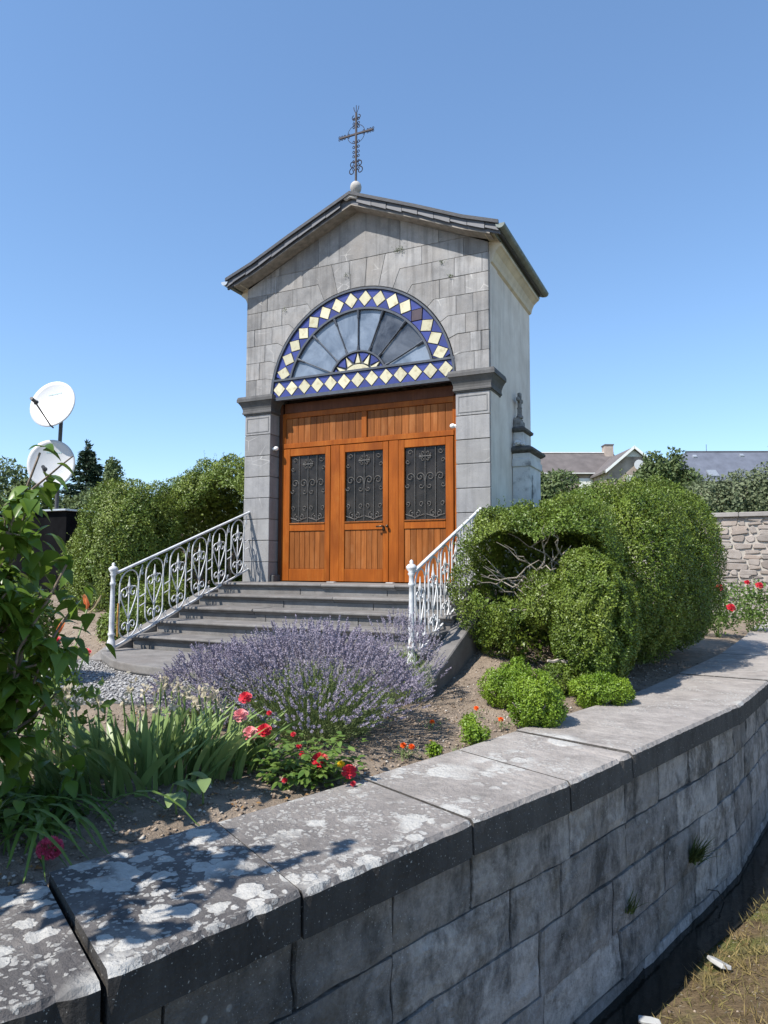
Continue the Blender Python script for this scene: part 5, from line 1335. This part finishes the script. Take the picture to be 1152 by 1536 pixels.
for (x, y, z) in ((3.74, -4.72, -.60), (3.95, -4.74, -.755), (3.98, -4.76, -.785), (4.33, -4.83, -.875), (4.0, -4.95, -.87), (3.90, -4.72, -.70)): rose_flower((x, y, z), .016, rs, 'rose_petal', name='bud')
rose_leaflets(rs, sp, 300, L=.045, spread=.17)
yf = thing('yellow_marigold', 'single yellow flower between two red roses', 'flower', (4.22, -4.74, -.93)); m = MB(); m.tube([(4.2, -4.72, -.94), (4.215, -4.75, -.82)], .003, 5); m.build('stem', 'green_stem', yf); rose_flower((4.215, -4.75, -.815), .022, yf, 'yellow_petal')
# far roses by the rubble wall
for (x, y, lab, fl_) in ((5.98, 4.6, 'rose bush with red flowers at the end of the box bush, by the rubble wall', [(6.02, 4.4, -.12, .07), (6.18, 4.2, -.42, .075), (5.85, 4.5, -.3, .05)]), (6.55, 5.6, 'rose bush with red flowers against the rubble wall, beside the end of the coping', [(6.63, 5.3, -.1, .07), (6.45, 5.3, -.05, .05)])):
    root = thing('rose_bush', lab, 'rose', (x, y, -.93)); m = MB()
    for i in range(10): branch(m, (x, y, -.95), (x+random.uniform(-.35, .35), y+random.uniform(-.35, .35), random.uniform(-.5, -.05)), .008, .003)
    for f in fl_: branch(m, (x, y, -.95), f[:3], .007, .003)
    stuff(m.build('stems', 'green_stem', root))
    foliage('foliage', [((x, y, -.45), (.36, .36, .42))], 1500, .05, 'rose_leaf', root, depth=.3, amp=.1, freq=9)
    for f in fl_: rose_flower(f[:3], f[3], root)
# marigolds
for i, (x, y, z, lab, n) in enumerate(((4.30, -4.14, -.845, 'orange marigold with two heads at the foot of the lavender', 2), (4.20, -3.42, -.86, 'small orange marigold under the lavender edge', 1), (4.36, -2.93, -.84, 'orange marigold in front of the round dwarf box', 1), (4.62, -3.18, -.85, 'orange marigold beside the leaning dwarf box', 1))):
    root = thing('marigold', lab, 'flower', (x, y, -.93)); m = MB()
    for k in range(n):
        fx, fy = x+.05*k, y+.01*k; m.tube([(x, y, -.94), (fx, fy, z-.005*k)], .003, 5)
    m.build('stem', 'green_stem', root)
    for k in range(n): rose_flower((x+.05*k, y+.01*k, z-.005*k), .020, root, 'marigold_petal')
    k = 90 if n > 1 else 40; P = np.array([x+.01, y, -.89])+rng.normal(size=(k, 3))*np.array([.035, .035, .018]); leaf_mesh('foliage', P, unit(k)+np.array([0, 0, .6]), unit(k), .03, .008, 'lavender_leaf', root)
# small stray seedlings
tuft('seedling', (4.53, -3.88, -.93), 26, .07, .9, 'lavender_leaf', 'small grey green seedling on the soil beside the coping', 'plant', wd=.003)
tuft('seedling', (3.95, -2.35, -.93), 20, .06, .9, 'grass_blade', 'small green seedling by the side string of the steps', 'plant', wd=.003)
# --- lilac in the left foreground
lil = thing('lilac_shrub', 'tall shrub with large heart shaped leaves over the corner of the flower bed', 'shrub', (2.95, -6.15, -.93))
m = MB(); tips = []
main = [((3.41, -5.98, .70), .014), ((3.30, -5.95, .45), .014), ((3.50, -5.90, .22), .013), ((3.18, -6.05, .55), .016), ((3.0, -5.9, .35), .016), ((3.42, -6.0, -.05), .012), ((3.48, -5.90, -.10), .011), ((2.9, -6.5, .60), .018), ((3.25, -6.6, .75), .018), ((2.7, -6.9, .8), .018), ((3.5, -6.75, .80), .016), ((3.2, -7.1, .85), .018), ((3.45, -7.15, .65), .016), ((2.5, -6.2, .6), .018), ((3.34, -6.2, .3), .014), ((3.40, -6.15, .05), .012), ((3.1, -5.7, .1), .014), ((3.35, -5.8, -.35), .012), ((3.3, -6.1, -.3), .012), ((3.6, -6.95, .4), .015), ((3.15, -6.35, .45), .015),
        ((3.46, -5.80, .06), .010), ((3.7, -7.2, .85), .016), ((3.62, -7.5, .9), .016), ((3.85, -7.15, .75), .014), ((3.35, -6.9, 1.0), .016), ((3.1, -6.8, .9), .016), ((3.75, -6.95, .6), .014), ((2.8, -6.0, .45), .016), ((2.7, -5.7, .25), .014), ((3.0, -6.15, .2), .014), ((3.2, -5.95, .0), .012), ((3.05, -5.8, -.3), .012)]
for e, r in main:
    pp = branch(m, (2.95+random.uniform(-.12, .12), -6.2+random.uniform(-.15, .15), -.95), e, r, .005, .05, 9); tips.append(pp)
    for _ in range(3):
        s = pp[random.randint(4, 8)]; q = s+Vector((random.uniform(-.22, .22), random.uniform(-.22, .22), random.uniform(-.1, .22))); tips.append(branch(m, s, q, .006, .003, .08, 4))
stuff(m.build('branches', 'bark', lil))
def heart_leaf(p, d, L, nrm, droop):
    d = Vector(d).normalized(); K = 6; pts = []; ws = []
    prof_ = [.25, .78, .92, .80, .58, .30, .02]
    for j in range(K+1):
        t = j/K; pts.append(Vector(p)+d*L*t-Vector((0, 0, droop*L*t*t))); ws.append(L*.82*prof_[j])
    return strip_leaf(pts, ws, nrm, .22)
cand = []
for pp in tips:
    k = len(pp)
    for i in range(max(1, k//3), k):
        for _ in range(3):
            a = random.uniform(0, 6.28); b = Vector(pp[i])+Vector((random.uniform(-.02, .02), random.uniform(-.02, .02), random.uniform(-.03, .03)))
            cand.append((b, Vector((math.cos(a), math.sin(a), random.uniform(-.5, .5))), random.uniform(.065, .105)))
for i in range(640):
    # inner leaves filling the lower body
    b = Vector((min(3.36, random.gauss(3.08, .24)), random.gauss(-6.05, .24), random.uniform(-.8, .42))); a = random.uniform(0, 6.28); cand.append((b, Vector((math.cos(a), math.sin(a), random.uniform(-.8, .2))), random.uniform(.06, .10)))
# keep the view of the bed clear: nothing beyond the shrub's own outline
def okl(b):
    return b.x < (4.1 if b.y < -6.8 else 3.50)
# crown side that leans out over the coping: twigs from the nearest limb, leaves along each twig
tw = MB(); nodes = [q for pp in tips for q in pp]
def twig_cluster(c, nl, lo, hi):
    near = min(nodes, key=lambda q: (q-c).length); pp = branch(tw, near, c, .006, .002, .06, 6)
    for k in range(nl):
        q = pp[random.randint(1, 6)]; a = random.uniform(0, 6.28); cand.append((q+Vector((random.uniform(-.015, .015), random.uniform(-.015, .015), random.uniform(-.015, .015))), Vector((math.cos(a), math.sin(a), random.uniform(-.6, .3))), random.uniform(lo, hi)))
for i in range(44): twig_cluster(Vector((random.gauss(3.50, .24), min(-6.80, random.gauss(-7.12, .22)), min(1.05, random.gauss(.72, .20)))), 8, .07, .11)
for i in range(16): twig_cluster(Vector((min(3.44, random.gauss(3.22, .12)), random.gauss(-6.0, .10), min(.48, random.gauss(.30, .16)))), 7, .06, .10)
stuff(tw.build('twigs', 'bark', lil))
cand = [c for c in cand if okl(c[0])]
def visible_rank(c):
    v = c[0]-RC; d = v.dot(fw); return abs(v.dot(r2)/d+.50) if d > 0 else 9
cand.sort(key=visible_rank)
rest = MB()
for i, (b, d, L) in enumerate(cand):
    V, F = heart_leaf(b, d, L, (random.uniform(-.5, .5), random.uniform(-.5, .5), 1), random.uniform(.3, .9))
    if i < 300: leaf_obj('leaf', V, F, 'lilac_leaf', lil)
    else: rest.add(V, F)
o = rest.build('leaves', 'lilac_leaf', lil, smooth=True); a = o.data.attributes.new('r', 'FLOAT', 'FACE'); a.data.foreach_set('value', np.repeat(rng.random(len(o.data.polygons)//12+1), 12)[:len(o.data.polygons)].astype(np.float32)); stuff(o)
# red blooms deep under the shrub
gr = thing('geranium', 'red flowers in the deep shade under the tall shrub', 'flower', (2.55, -5.2, -.93))
m = MB(); 
for (x, y, z) in ((2.34, -5.2, -.25), (2.62, -5.0, -.30), (2.55, -5.15, -.22)):
    m.tube([(2.55, -5.2, -.95), (x, y, z)], .005, 5)
m.build('stem', 'green_stem', gr)
for (x, y, z) in ((2.34, -5.2, -.25), (2.62, -5.0, -.30), (2.55, -5.15, -.22)): rose_flower((x, y, z), .035, gr)
foliage('foliage', [((2.5, -5.1, -.62), (.25, .25, .30))], 500, .06, 'rose_leaf', gr, depth=.25, amp=.1, freq=9)
# round shrub whose shadow lies on the gravel
gs = thing('round_shrub', 'round garden shrub at the edge of the gravel behind the tall shrub', 'shrub', (.30, -4.05, -.93))
foliage('foliage', [((.30, -4.05, -.36), (.52, .50, .50))], 16000, .04, 'privet_leaf', gs, depth=.15, amp=.06, freq=7)
m = MB(); [branch(m, (.30, -4.05, -.95), (.30+random.uniform(-.35, .35), -4.05+random.uniform(-.35, .35), -.3), .02, .006) for _ in range(8)]; stuff(m.build('branch', 'bark', gs))

# ================================================================== ANTENNA MAST, SHED
mast = thing('antenna_mast', 'dark mast carrying two white satellite dishes above the garden shed', 'antenna', (-5.12, 1.12, 1.2))
m = MB(); m.tube([(-5.16, 1.14, .9), (-5.12, 1.12, 2.2), (-5.07, 1.10, 3.1)], .035, 10); m.build('pole', 'plastic_dark', mast)
def dish(c, aim, rx, rz, roll_, arm_dir, parent):
    f = Vector(aim).normalized(); side = f.cross(Vector((0, 0, 1))).normalized(); upv = side.cross(f).normalized()
    s2 = side*math.cos(roll_)+upv*math.sin(roll_); u3 = -side*math.sin(roll_)+upv*math.cos(roll_); c = Vector(c)
    V = []; F = []; K = 8; n = 40
    for layer, dd in ((0, 0.0), (1, -.014)):
        for i in range(K+1):
            r = i/K
            for j in range(n):
                a = 2*math.pi*j/n; V.append(c+s2*rx*r*math.cos(a)+u3*rz*r*math.sin(a)+f*(.16*rx*2*.5*(r*r-1)+dd+(.0 if i < K else .006*(layer == 0))))
    S = (K+1)*n
    for layer in (0, 1):
        for i in range(K):
            for j in range(n):
                q = (layer*S+i*n+j, layer*S+i*n+(j+1) % n, layer*S+(i+1)*n+(j+1) % n, layer*S+(i+1)*n+j); F.append(q if layer == 0 else q[::-1])
    for j in range(n): F.append((K*n+j, K*n+(j+1) % n, S+K*n+(j+1) % n, S+K*n+j))
    m = MB(); m.add(V, F); d = m.build('dish', 'dish_white', parent, smooth=True)
    ex = c-u3*rz*1.02; foc = c+f*rx*1.25-u3*rz*.55+side*arm_dir
    a = MB(); a.tube([ex-f*.05, ex+f*.04, foc], .014, 6); a.build('feed_arm', 'plastic_dark', d)
    b = MB(); b.tube([foc-f*.03, foc+f*.09], .032, 9); b.tube([foc-f*.06, foc-f*.03], [.045, .036], 9); b.build('feed_horn', 'plastic_dark', d)
    h = MB(); h.tube([c-f*(.18*rx+.02), c-f*.26], .07, 8); h.build('bracket', 'plastic_dark', d)
    # faint printed mark near the upper rim
    for k in range(9):
        o_ = c+s2*(-.14+.03*k)+u3*rz*.50; p = MB(); rr = math.hypot((-.14+.03*k)/rx, .5); off_ = .16*rx*(rr*rr-1)+.004
        w_, hh_ = .010, (.018 if k % 3 else .028)
        p.add([o_+f*off_-s2*w_-u3*hh_*.5, o_+f*off_+s2*w_-u3*hh_*.5, o_+f*off_+s2*w_+u3*hh_*.5, o_+f*off_-s2*w_+u3*hh_*.5], [(0, 1, 2, 3)]); p.build('printed_mark', 'dish_print', d)
    return d
dish((-5.03, .86, 3.19), (.30, -.95, .30), .44, .475, -.20, .0, mast)
dish((-5.00, .86, 2.07), (.62, -.75, .18), .41, .465, 0, .0, mast)
shed = thing('garden_shed', 'dark low shed with a pale roof edge below the satellite dishes', 'shed', (-6.4, 1.9, -.7))
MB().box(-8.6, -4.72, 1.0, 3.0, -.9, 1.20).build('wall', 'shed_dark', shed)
MB().box(-8.7, -4.66, .92, 3.1, 1.201, 1.235).build('roof', 'light_zinc', shed, bevel=.005)

# ================================================================== GRAVE MONUMENT beside the chapel
gm = thing('grave_monument', 'weathered white stone grave monument with small cross against the chapel side wall', 'monument', (3.85, 1.3, -.5))
def mould(m, x0, x1, y0, y1, prof_):
    rings = [[(x0, y0-p, z), (x1+p, y0-p, z), (x1+p, y1+p, z), (x0, y1+p, z)] for p, z in prof_]; n = len(rings)
    m.add([q for r in rings for q in r], [(i*4+j, i*4+(j+1) % 4, (i+1)*4+(j+1) % 4, (i+1)*4+j) for i in range(n-1) for j in range(4)]+[(3, 2, 1, 0), tuple((n-1)*4+j for j in range(4))]); return m
mould(MB(), 3.605, 3.83, 1.0, 1.62, [(.05, -.9), (.05, .2), (.0, .22), (.0, 1.52)]).build('pedestal', 'weathered_white_stone', gm)
mould(MB(), 3.605, 3.83, 1.0, 1.62, [(.004, 1.521), (.02, 1.53), (.02, 1.62), (.004, 1.63), (.004, 1.70)]).build('frieze', 'weathered_white_stone', gm)
mould(MB(), 3.605, 3.83, 1.0, 1.62, [(.01, 1.701), (.04, 1.72), (.06, 1.735), (.06, 1.765), (.0, 1.80)]).build('cornice', 'grimy_cornice', gm)
MB().box(3.834, 3.845, 1.12, 1.50, .5, 1.42).build('inscription_panel', 'weathered_white_stone', gm, bevel=.004)
mould(MB(), 3.605, 3.74, 1.04, 1.42, [(.01, 1.801), (.0, 1.83), (.0, 1.99)]).build('upper_block', 'weathered_white_stone', gm)
mould(MB(), 3.605, 3.74, 1.04, 1.42, [(.005, 1.991), (.035, 2.01), (.04, 2.04), (.0, 2.07)]).build('upper_cornice', 'grimy_cornice', gm)
mould(MB(), 3.605, 3.68, 1.08, 1.28, [(.02, 2.071), (.02, 2.16), (.0, 2.17), (.0, 2.20)]).build('cross_base', 'sooty_stone', gm)
MB().lathe((3.665, 1.16, 2.20), [(.05, 0), (.05, .02), (.034, .04), (.030, .12), (.036, .14), (.022, .16)], 10).build('cross_stem', 'sooty_stone', gm)
cb = MB(); cb.box(3.642, 3.690, 1.132, 1.188, 2.34, 2.55); cb.box(3.644, 3.688, 1.05, 1.131, 2.42, 2.475); cb.box(3.644, 3.688, 1.189, 1.27, 2.42, 2.475); cb.build('cross', 'sooty_stone', gm, bevel=.010)
bq = MB(); bq.ball((3.68, 1.0, 1.84), .05, 8, 6, .7); bq.ball((3.75, .99, 1.82), .035, 8, 6, .7); bq.build('broken_ornament', 'weathered_white_stone', gm, jitter=.008)

# ================================================================== RUBBLE WALL
rub = thing('rubble_wall', 'pale rubble stone boundary wall with flat coping behind the box bush', 'wall', (6.5, 9.2, -.95))
MB().box(-2.0, 12.0, 9.06, 9.40, -1.0, 1.29).build('wall_core', 'rubble_mortar', rub)
z = -.95; cnt = 0
while z < 1.27:
    h = random.uniform(.10, .25); h = min(h, 1.285-z)
    if 1.285-(z+h) < .06: h = 1.285-z
    x = 4.6+random.uniform(0, .2)
    while x < 9.0:
        w_ = random.uniform(.15, .46); sp_ = random.uniform(.35, .65)
        hs = [(z, z+h)] if not (h > .17 and random.random() < .5) else [(z, z+h*sp_), (z+h*sp_, z+h)]
        for a, b in hs:
            g = random.uniform(.012, .03); c = [(x+g, a+g*.6), (x+w_-g, a+g*.6), (x+w_-g, b-g*.6), (x+g, b-g*.6)]
            q = []
            for i in range(4):
                p0, p1 = c[i], c[(i+1) % 4]; ch = min(.05, .22*(b-a))
                L = math.hypot(p1[0]-p0[0], p1[1]-p0[1]); q.append((p0[0]+(p1[0]-p0[0])*ch/L+random.uniform(-.022, .022), p0[1]+(p1[1]-p0[1])*ch/L+random.uniform(-.022, .022)))
                q.append((p1[0]-(p1[0]-p0[0])*ch/L+random.uniform(-.022, .022), p1[1]-(p1[1]-p0[1])*ch/L+random.uniform(-.022, .022)))
            y0 = 9.035+random.uniform(-.03, .01); MB().prism(q, y0, 9.08).build('stone', 'rubble', rub, bevel=.012)
        x += w_
    z += h
x = -2.05
while x < 12:
    w_ = random.uniform(.8, 1.3); MB().box(x+.004, x+w_-.004, 8.97, 9.46, 1.292, 1.39+random.uniform(-.008, .008)).build('coping_slab', 'rubble_cap', rub, bevel=.012); x += w_

# ================================================================== FAR TREES AND HOUSES
def tree(name, label, base, blobs, n, leaf, mat, trunk=.12, group=None, depth=.5, amp=.25, freq=1.6, seed=0, expo=2.0, cat='tree'):
    root = thing(name, label, cat, base, group); m = MB(); b = Vector(base)
    for c, r in blobs:
        branch(m, b+Vector((random.uniform(-.1, .1), random.uniform(-.1, .1), -.2)), Vector(c)+Vector((0, 0, r[2]*.3)), trunk, trunk*.25, .04, 6)
        for _ in range(4): branch(m, Vector(c)-Vector((0, 0, r[2]*.4)), Vector(c)+Vector((random.uniform(-.7, .7)*r[0], random.uniform(-.7, .7)*r[1], random.uniform(-.1, .7)*r[2])), trunk*.3, trunk*.08, .1, 4)
    m.build('trunk', 'bark', root)
    foliage('crown', blobs, n, leaf, mat, root, depth=depth, amp=amp, freq=freq, seed=seed, expo=expo)
    return root
def conifer(name, label, base, h, r, n, leaf):
    root = thing(name, label, 'tree', base); MB().tube([base, (base[0], base[1], base[2]+h)], [.18, .02], 7).build('trunk', 'bark', root)
    P = []; A = []
    tiers = 16
    for i in range(tiers):
        t = i/tiers; zz = base[2]+h*(.08+.9*t); rr = r*(1-t)**.85*random.uniform(.8, 1.15); nb = 9
        for k in range(nb):
            a = random.uniform(0, 6.28); L = rr*random.uniform(.7, 1.1); m_ = int(n/tiers/nb)
            u = rng.random(m_)**.7; p = np.stack([base[0]+math.cos(a)*L*u, base[1]+math.sin(a)*L*u, zz-.25*L*u+.12*L*u*u], 1)+rng.normal(size=(m_, 3))*np.array([.10, .10, .07])*(.5+L*.4)
            P.append(p); A.append(np.tile([math.cos(a), math.sin(a), -.2], (m_, 1))+unit(m_)*.6)
    for k in range(1):
        m_ = 60; P.append(np.stack([np.full(m_, base[0]), np.full(m_, base[1]), base[2]+h*(.9+.12*rng.random(m_))], 1)+rng.normal(size=(m_, 3))*.04); A.append(unit(m_)+np.array([0, 0, 1.2]))
    P = np.concatenate(P); A = np.concatenate(A); leaf_mesh('crown', P, A, unit(len(P)), leaf, leaf*.35, 'conifer_needle', root); return root
conifer('conifer_tree', 'dark conifer behind the lower satellite dish', (-18.3, 13.4, .6), 4.75, 1.75, 9000, .22)
tree('poplar_tree', 'slim poplar far behind the large hedge bush, next to the conifer', (-40.6, 35.6, 3.4), [((-40.6, 35.6, 7.0), (.75, .75, 2.3))], 2500, .28, 'far_leaf', depth=.6)
tree('broadleaf_tree', 'green tree crown behind the shed at the edge of the sky', (-19.6, 10.6, .6), [((-20.3, 10.4, 3.1), (1.6, 1.5, 1.35)), ((-18.6, 10.9, 2.5), (1.2, 1.2, 1.0))], 7000, .16, 'far_leaf', seed=2)
tree('broadleaf_tree', 'low bushy tree between the conifer and the large hedge bush', (-15.6, 12.5, .6), [((-15.8, 12.4, 2.3), (1.5, 1.4, 1.0)), ((-14.0, 12.9, 1.9), (1.3, 1.3, .9)), ((-17.2, 11.8, 2.0), (1.4, 1.3, .9))], 8000, .16, 'far_leaf', seed=3)
tree('broadleaf_tree', 'pale bushy tree just behind the large hedge bush', (-8.6, 8.2, .2), [((-8.5, 8.3, 1.6), (1.4, 1.3, .95)), ((-7.0, 9.0, 1.75), (1.1, 1.0, .95))], 8000, .11, 'far_leaf_grey', seed=5)
tree('broadleaf_tree', 'tree top peeping out between the large hedge bush and the chapel pillar', (-9.5, 16.0, 1.5), [((-9.6, 16.2, 3.55), (1.2, 1.2, 1.0))], 3000, .15, 'far_leaf', seed=8)
tree('broadleaf_tree', 'dark small tree between the monument and the brown roofed house', (1.85, 11.8, .6), [((1.95, 11.8, 2.25), (.62, .6, .75)), ((1.3, 11.9, 2.3), (.5, .5, .6))], 5000, .10, 'far_leaf', seed=7, amp=.15, freq=3)
tree('broadleaf_tree', 'dark tree standing in front of the two far houses', (3.5, 34.7, 3.4), [((3.1, 34.6, 5.55), (.9, .9, .95)), ((3.95, 34.9, 5.75), (.6, .7, 1.1)), ((2.3, 34.4, 4.9), (.9, .9, .7)), ((4.5, 35, 4.9), (.7, .7, .7))], 7000, .20, 'far_leaf', seed=9, amp=.45, freq=2.6)
for i, (x, y, zt, r, lab) in enumerate(((5.6, 19.0, 3.25, 1.05, 'grey green bush below the slate roof, next to the far dark tree'), (6.95, 19.9, 3.55, 1.15, 'grey green bush in the middle of the row above the rubble wall'), (8.35, 20.5, 4.15, 1.4, 'tallest grey green bush of the row above the rubble wall'))):
    tree('broadleaf_bush', lab, (x, y, 1.6), [((x, y, zt-r*.85), (r, r, r*.85)), ((x+.4*r, y-.3, zt-r*1.1), (.8*r, .7*r, .8*r))], 6500, .12, 'far_leaf_grey', trunk=.06, group=None, seed=10+i, amp=.22, freq=2.5, depth=.4, cat='bush')
tree('broadleaf_tree', 'thin leafy branch of a tall tree reaching in above the bush row', (10.6, 17.6, 1.5), [((9.9, 17.5, 4.3), (2.15, 1.2, .55)), ((9.2, 17.3, 3.75), (1.5, .8, .5))], 2400, .12, 'far_leaf', seed=14, depth=.8, amp=.3, freq=2.2)
# grass strip over the rubble wall
P = np.stack([rng.uniform(3, 11, 9000), rng.uniform(9.7, 13.5, 9000), np.zeros(9000)], 1); P[:, 2] = [hill_z(x, y)-.02 for x, y in P[:, :2]]
leaf_mesh('meadow_grass', P, unit(9000)*.5+np.array([0, 0, 1]), unit(9000), rng.uniform(.15, .55, 9000), .025, 'grass_blade', None)
tag(bpy.data.objects['meadow_grass'], 'tall green meadow grass on the slope behind the rubble wall', 'grass')

def frame_of(o, ang):
    c, s = math.cos(ang), math.sin(ang); return lambda u, v, z: (o[0]+u*c-v*s, o[1]+u*s+v*c, z)
def boxf(m, T, u0, u1, v0, v1, z0, z1):
    return m.hexa([T(u0, v0, z0), T(u1, v0, z0), T(u1, v1, z0), T(u0, v1, z0)], [T(u0, v0, z1), T(u1, v0, z1), T(u1, v1, z1), T(u0, v1, z1)])
# house 1: long brown roof, eaves towards us
ang = math.atan2(53.995-51.7, -1.98+6.9)
h1 = thing('house', 'long stone house with a brown roof, white door and end chimney', 'house', (-4.4, 52, 4.5)); T = frame_of((-6.9, 50.2), ang)
boxf(MB(), T, -1.5, 6.5, 0, 5.0, 3.8, 8.0).build('wall', 'house_stone', h1)
rm_ = MB(); rm_.add([T(-1.6, -.3, 7.95), T(6.6, -.3, 7.95), T(6.6, 2.5, 10.05), T(-1.6, 2.5, 10.05), T(6.6, 5.3, 7.95), T(-1.6, 5.3, 7.95), T(-1.6, -.3, 7.80), T(6.6, -.3, 7.80), T(6.6, 5.3, 7.80), T(-1.6, 5.3, 7.80)], [(0, 1, 2, 3), (3, 2, 4, 5), (1, 7, 8, 4, 2), (0, 3, 5, 9, 6), (6, 7, 1, 0), (5, 4, 8, 9), (6, 9, 8, 7)]); r1 = rm_.build('roof', 'house_roof_brown', h1)
boxf(MB(), T, -1.6, 6.6, 2.38, 2.62, 10.04, 10.12).build('ridge', 'house_white', r1)
boxf(MB(), T, 5.75, 6.45, 2.0, 3.0, 9.6, 10.65).build('chimney', 'house_stone', r1); boxf(MB(), T, 5.7, 6.5, 1.95, 3.05, 10.651, 10.75).build('chimney_cap', 'house_roof_brown', r1)
boxf(MB(), T, -1.6, 6.6, -.36, -.30, 7.86, 7.94).build('gutter', 'house_white', r1)
dr = boxf(MB(), T, 2.9, 4.0, -.06, .02, 5.6, 7.5).build('door', 'house_white', h1); boxf(MB(), T, -.2, .7, -.06, .02, 6.3, 7.4).build('window', 'house_white', h1)
wn_ = boxf(MB(), T, .9, 1.25, -.05, .02, 6.3, 7.5).build('window', 'window_dark', h1)
# house 2: gable with white bargeboards
h2 = thing('house', 'stone house showing its gable with white bargeboards and a white dish', 'house', (.2, 49.5, 4.5)); T = frame_of((.25, 49.2), .45)
wp = [(-1.95, 3.8), (1.95, 3.8), (1.95, 7.7), (0, 9.25), (-1.95, 7.7)]
m = MB(); n = 5; m.add([T(u, 0, z) for u, z in wp]+[T(u, 7, z) for u, z in wp], [(0, 1, 2, 3, 4), (9, 8, 7, 6, 5)]+[(i, 5+i, 5+(i+1) % 5, (i+1) % 5) for i in range(5)]); m.build('wall', 'house_stone', h2)
m = MB()
for s in (-1, 1):
    m.hexa([T(s*2.25, -.35, 7.45), T(0, -.35, 9.33), T(0, 7.3, 9.33), T(s*2.25, 7.3, 7.45)], [T(s*2.25, -.35, 7.60), T(0, -.35, 9.48), T(0, 7.3, 9.48), T(s*2.25, 7.3, 7.60)])
r2_ = m.build('roof', 'house_roof_brown', h2)
for s in (-1, 1):
    m = MB(); m.hexa([T(s*2.28, -.42, 7.38), T(s*.0+s*.012, -.42, 9.30), T(s*.012, -.36, 9.30), T(s*2.28, -.36, 7.38)], [T(s*2.28, -.42, 7.62), T(s*.012, -.42, 9.54), T(s*.012, -.36, 9.54), T(s*2.28, -.36, 7.62)]); m.build('bargeboard', 'house_white', r2_)
m = MB(); m.add([T(-.75, -.03, 8.72), T(.75, -.03, 8.72), T(0, -.03, 9.3), T(-.75, .02, 8.72), T(.75, .02, 8.72), T(0, .02, 9.3)], [(0, 1, 2), (5, 4, 3), (0, 3, 4, 1), (1, 4, 5, 2), (2, 5, 3, 0)]); m.build('gable_panel', 'house_white', h2)
m = MB(); k = 20; cc = [(.35+.38*math.cos(a), 8.05+.40*math.sin(a)) for a in np.linspace(0, 2*math.pi, k, endpoint=False)]
m.add([T(u, -.30, z) for u, z in cc]+[T(.35+(u-.35)*.6, -.20, 8.05+(z-8.05)*.6) for u, z in cc], [tuple(range(k))[::-1], tuple(range(k, 2*k))]+[(i, (i+1) % k, k+(i+1) % k, k+i) for i in range(k)]); m.tube([T(.35, -.2, 8.05), T(.35, .05, 8.0)], .06, 6); m.build('satellite_dish', 'dish_white', h2)
boxf(MB(), T, -.6, .6, -.05, .02, 6.2, 7.25).build('window', 'house_white', h2)
# house 3: big slate roof with hipped end
h3 = thing('house', 'house with a big grey slate roof and small roof windows, above the bush row', 'house', (8.0, 47, 4.0)); T = frame_of((4.0, 43.8), .42)
boxf(MB(), T, .2, 14, .2, 6.0, 3.0, 6.05).build('wall', 'house_stone', h3)
m = MB(); m.add([T(0, 0, 6.0), T(14.2, 0, 6.0), T(14.2, 6.2, 6.0), T(0, 6.2, 6.0), T(1.5, 3.1, 8.55), T(14.2, 3.1, 8.55), T(0.0, 1.35, 7.05), T(0.0, 4.85, 7.05)], [(0, 1, 5, 4, 6), (2, 3, 7, 4, 5), (6, 4, 7), (0, 6, 7, 3), (1, 2, 5), (0, 3, 2, 1)]); r3 = m.build('roof', 'house_roof_slate', h3)
boxf(MB(), T, 1.5, 14.2, 3.02, 3.18, 8.54, 8.60).build('ridge', 'house_roof_brown', r3)
for (u, v) in ((2.35, .75), (1.9, 2.55), (5.3, 2.65)):
    z = 6.0+v/3.1*2.55; big = v < 1; m = MB(); w_ = .33 if big else .13; hgt = .30 if big else .10; sl_ = 2.55/3.1
    m.hexa([T(u-w_, v-hgt, z-hgt*sl_+.0), T(u+w_, v-hgt, z-hgt*sl_), T(u+w_, v+hgt, z+hgt*sl_), T(u-w_, v+hgt, z+hgt*sl_)], [T(u-w_, v-hgt-.05, z-hgt*sl_+.08), T(u+w_, v-hgt-.05, z-hgt*sl_+.08), T(u+w_, v+hgt-.05, z+hgt*sl_+.08), T(u-w_, v+hgt-.05, z+hgt*sl_+.08)]); s_ = m.build('roof_window', 'light_zinc', r3)
m = MB(); m.tube([T(3.0, 3.1, 8.5), T(3.0, 3.1, 9.1)], .018, 5); m.build('aerial', 'plastic_dark', r3)
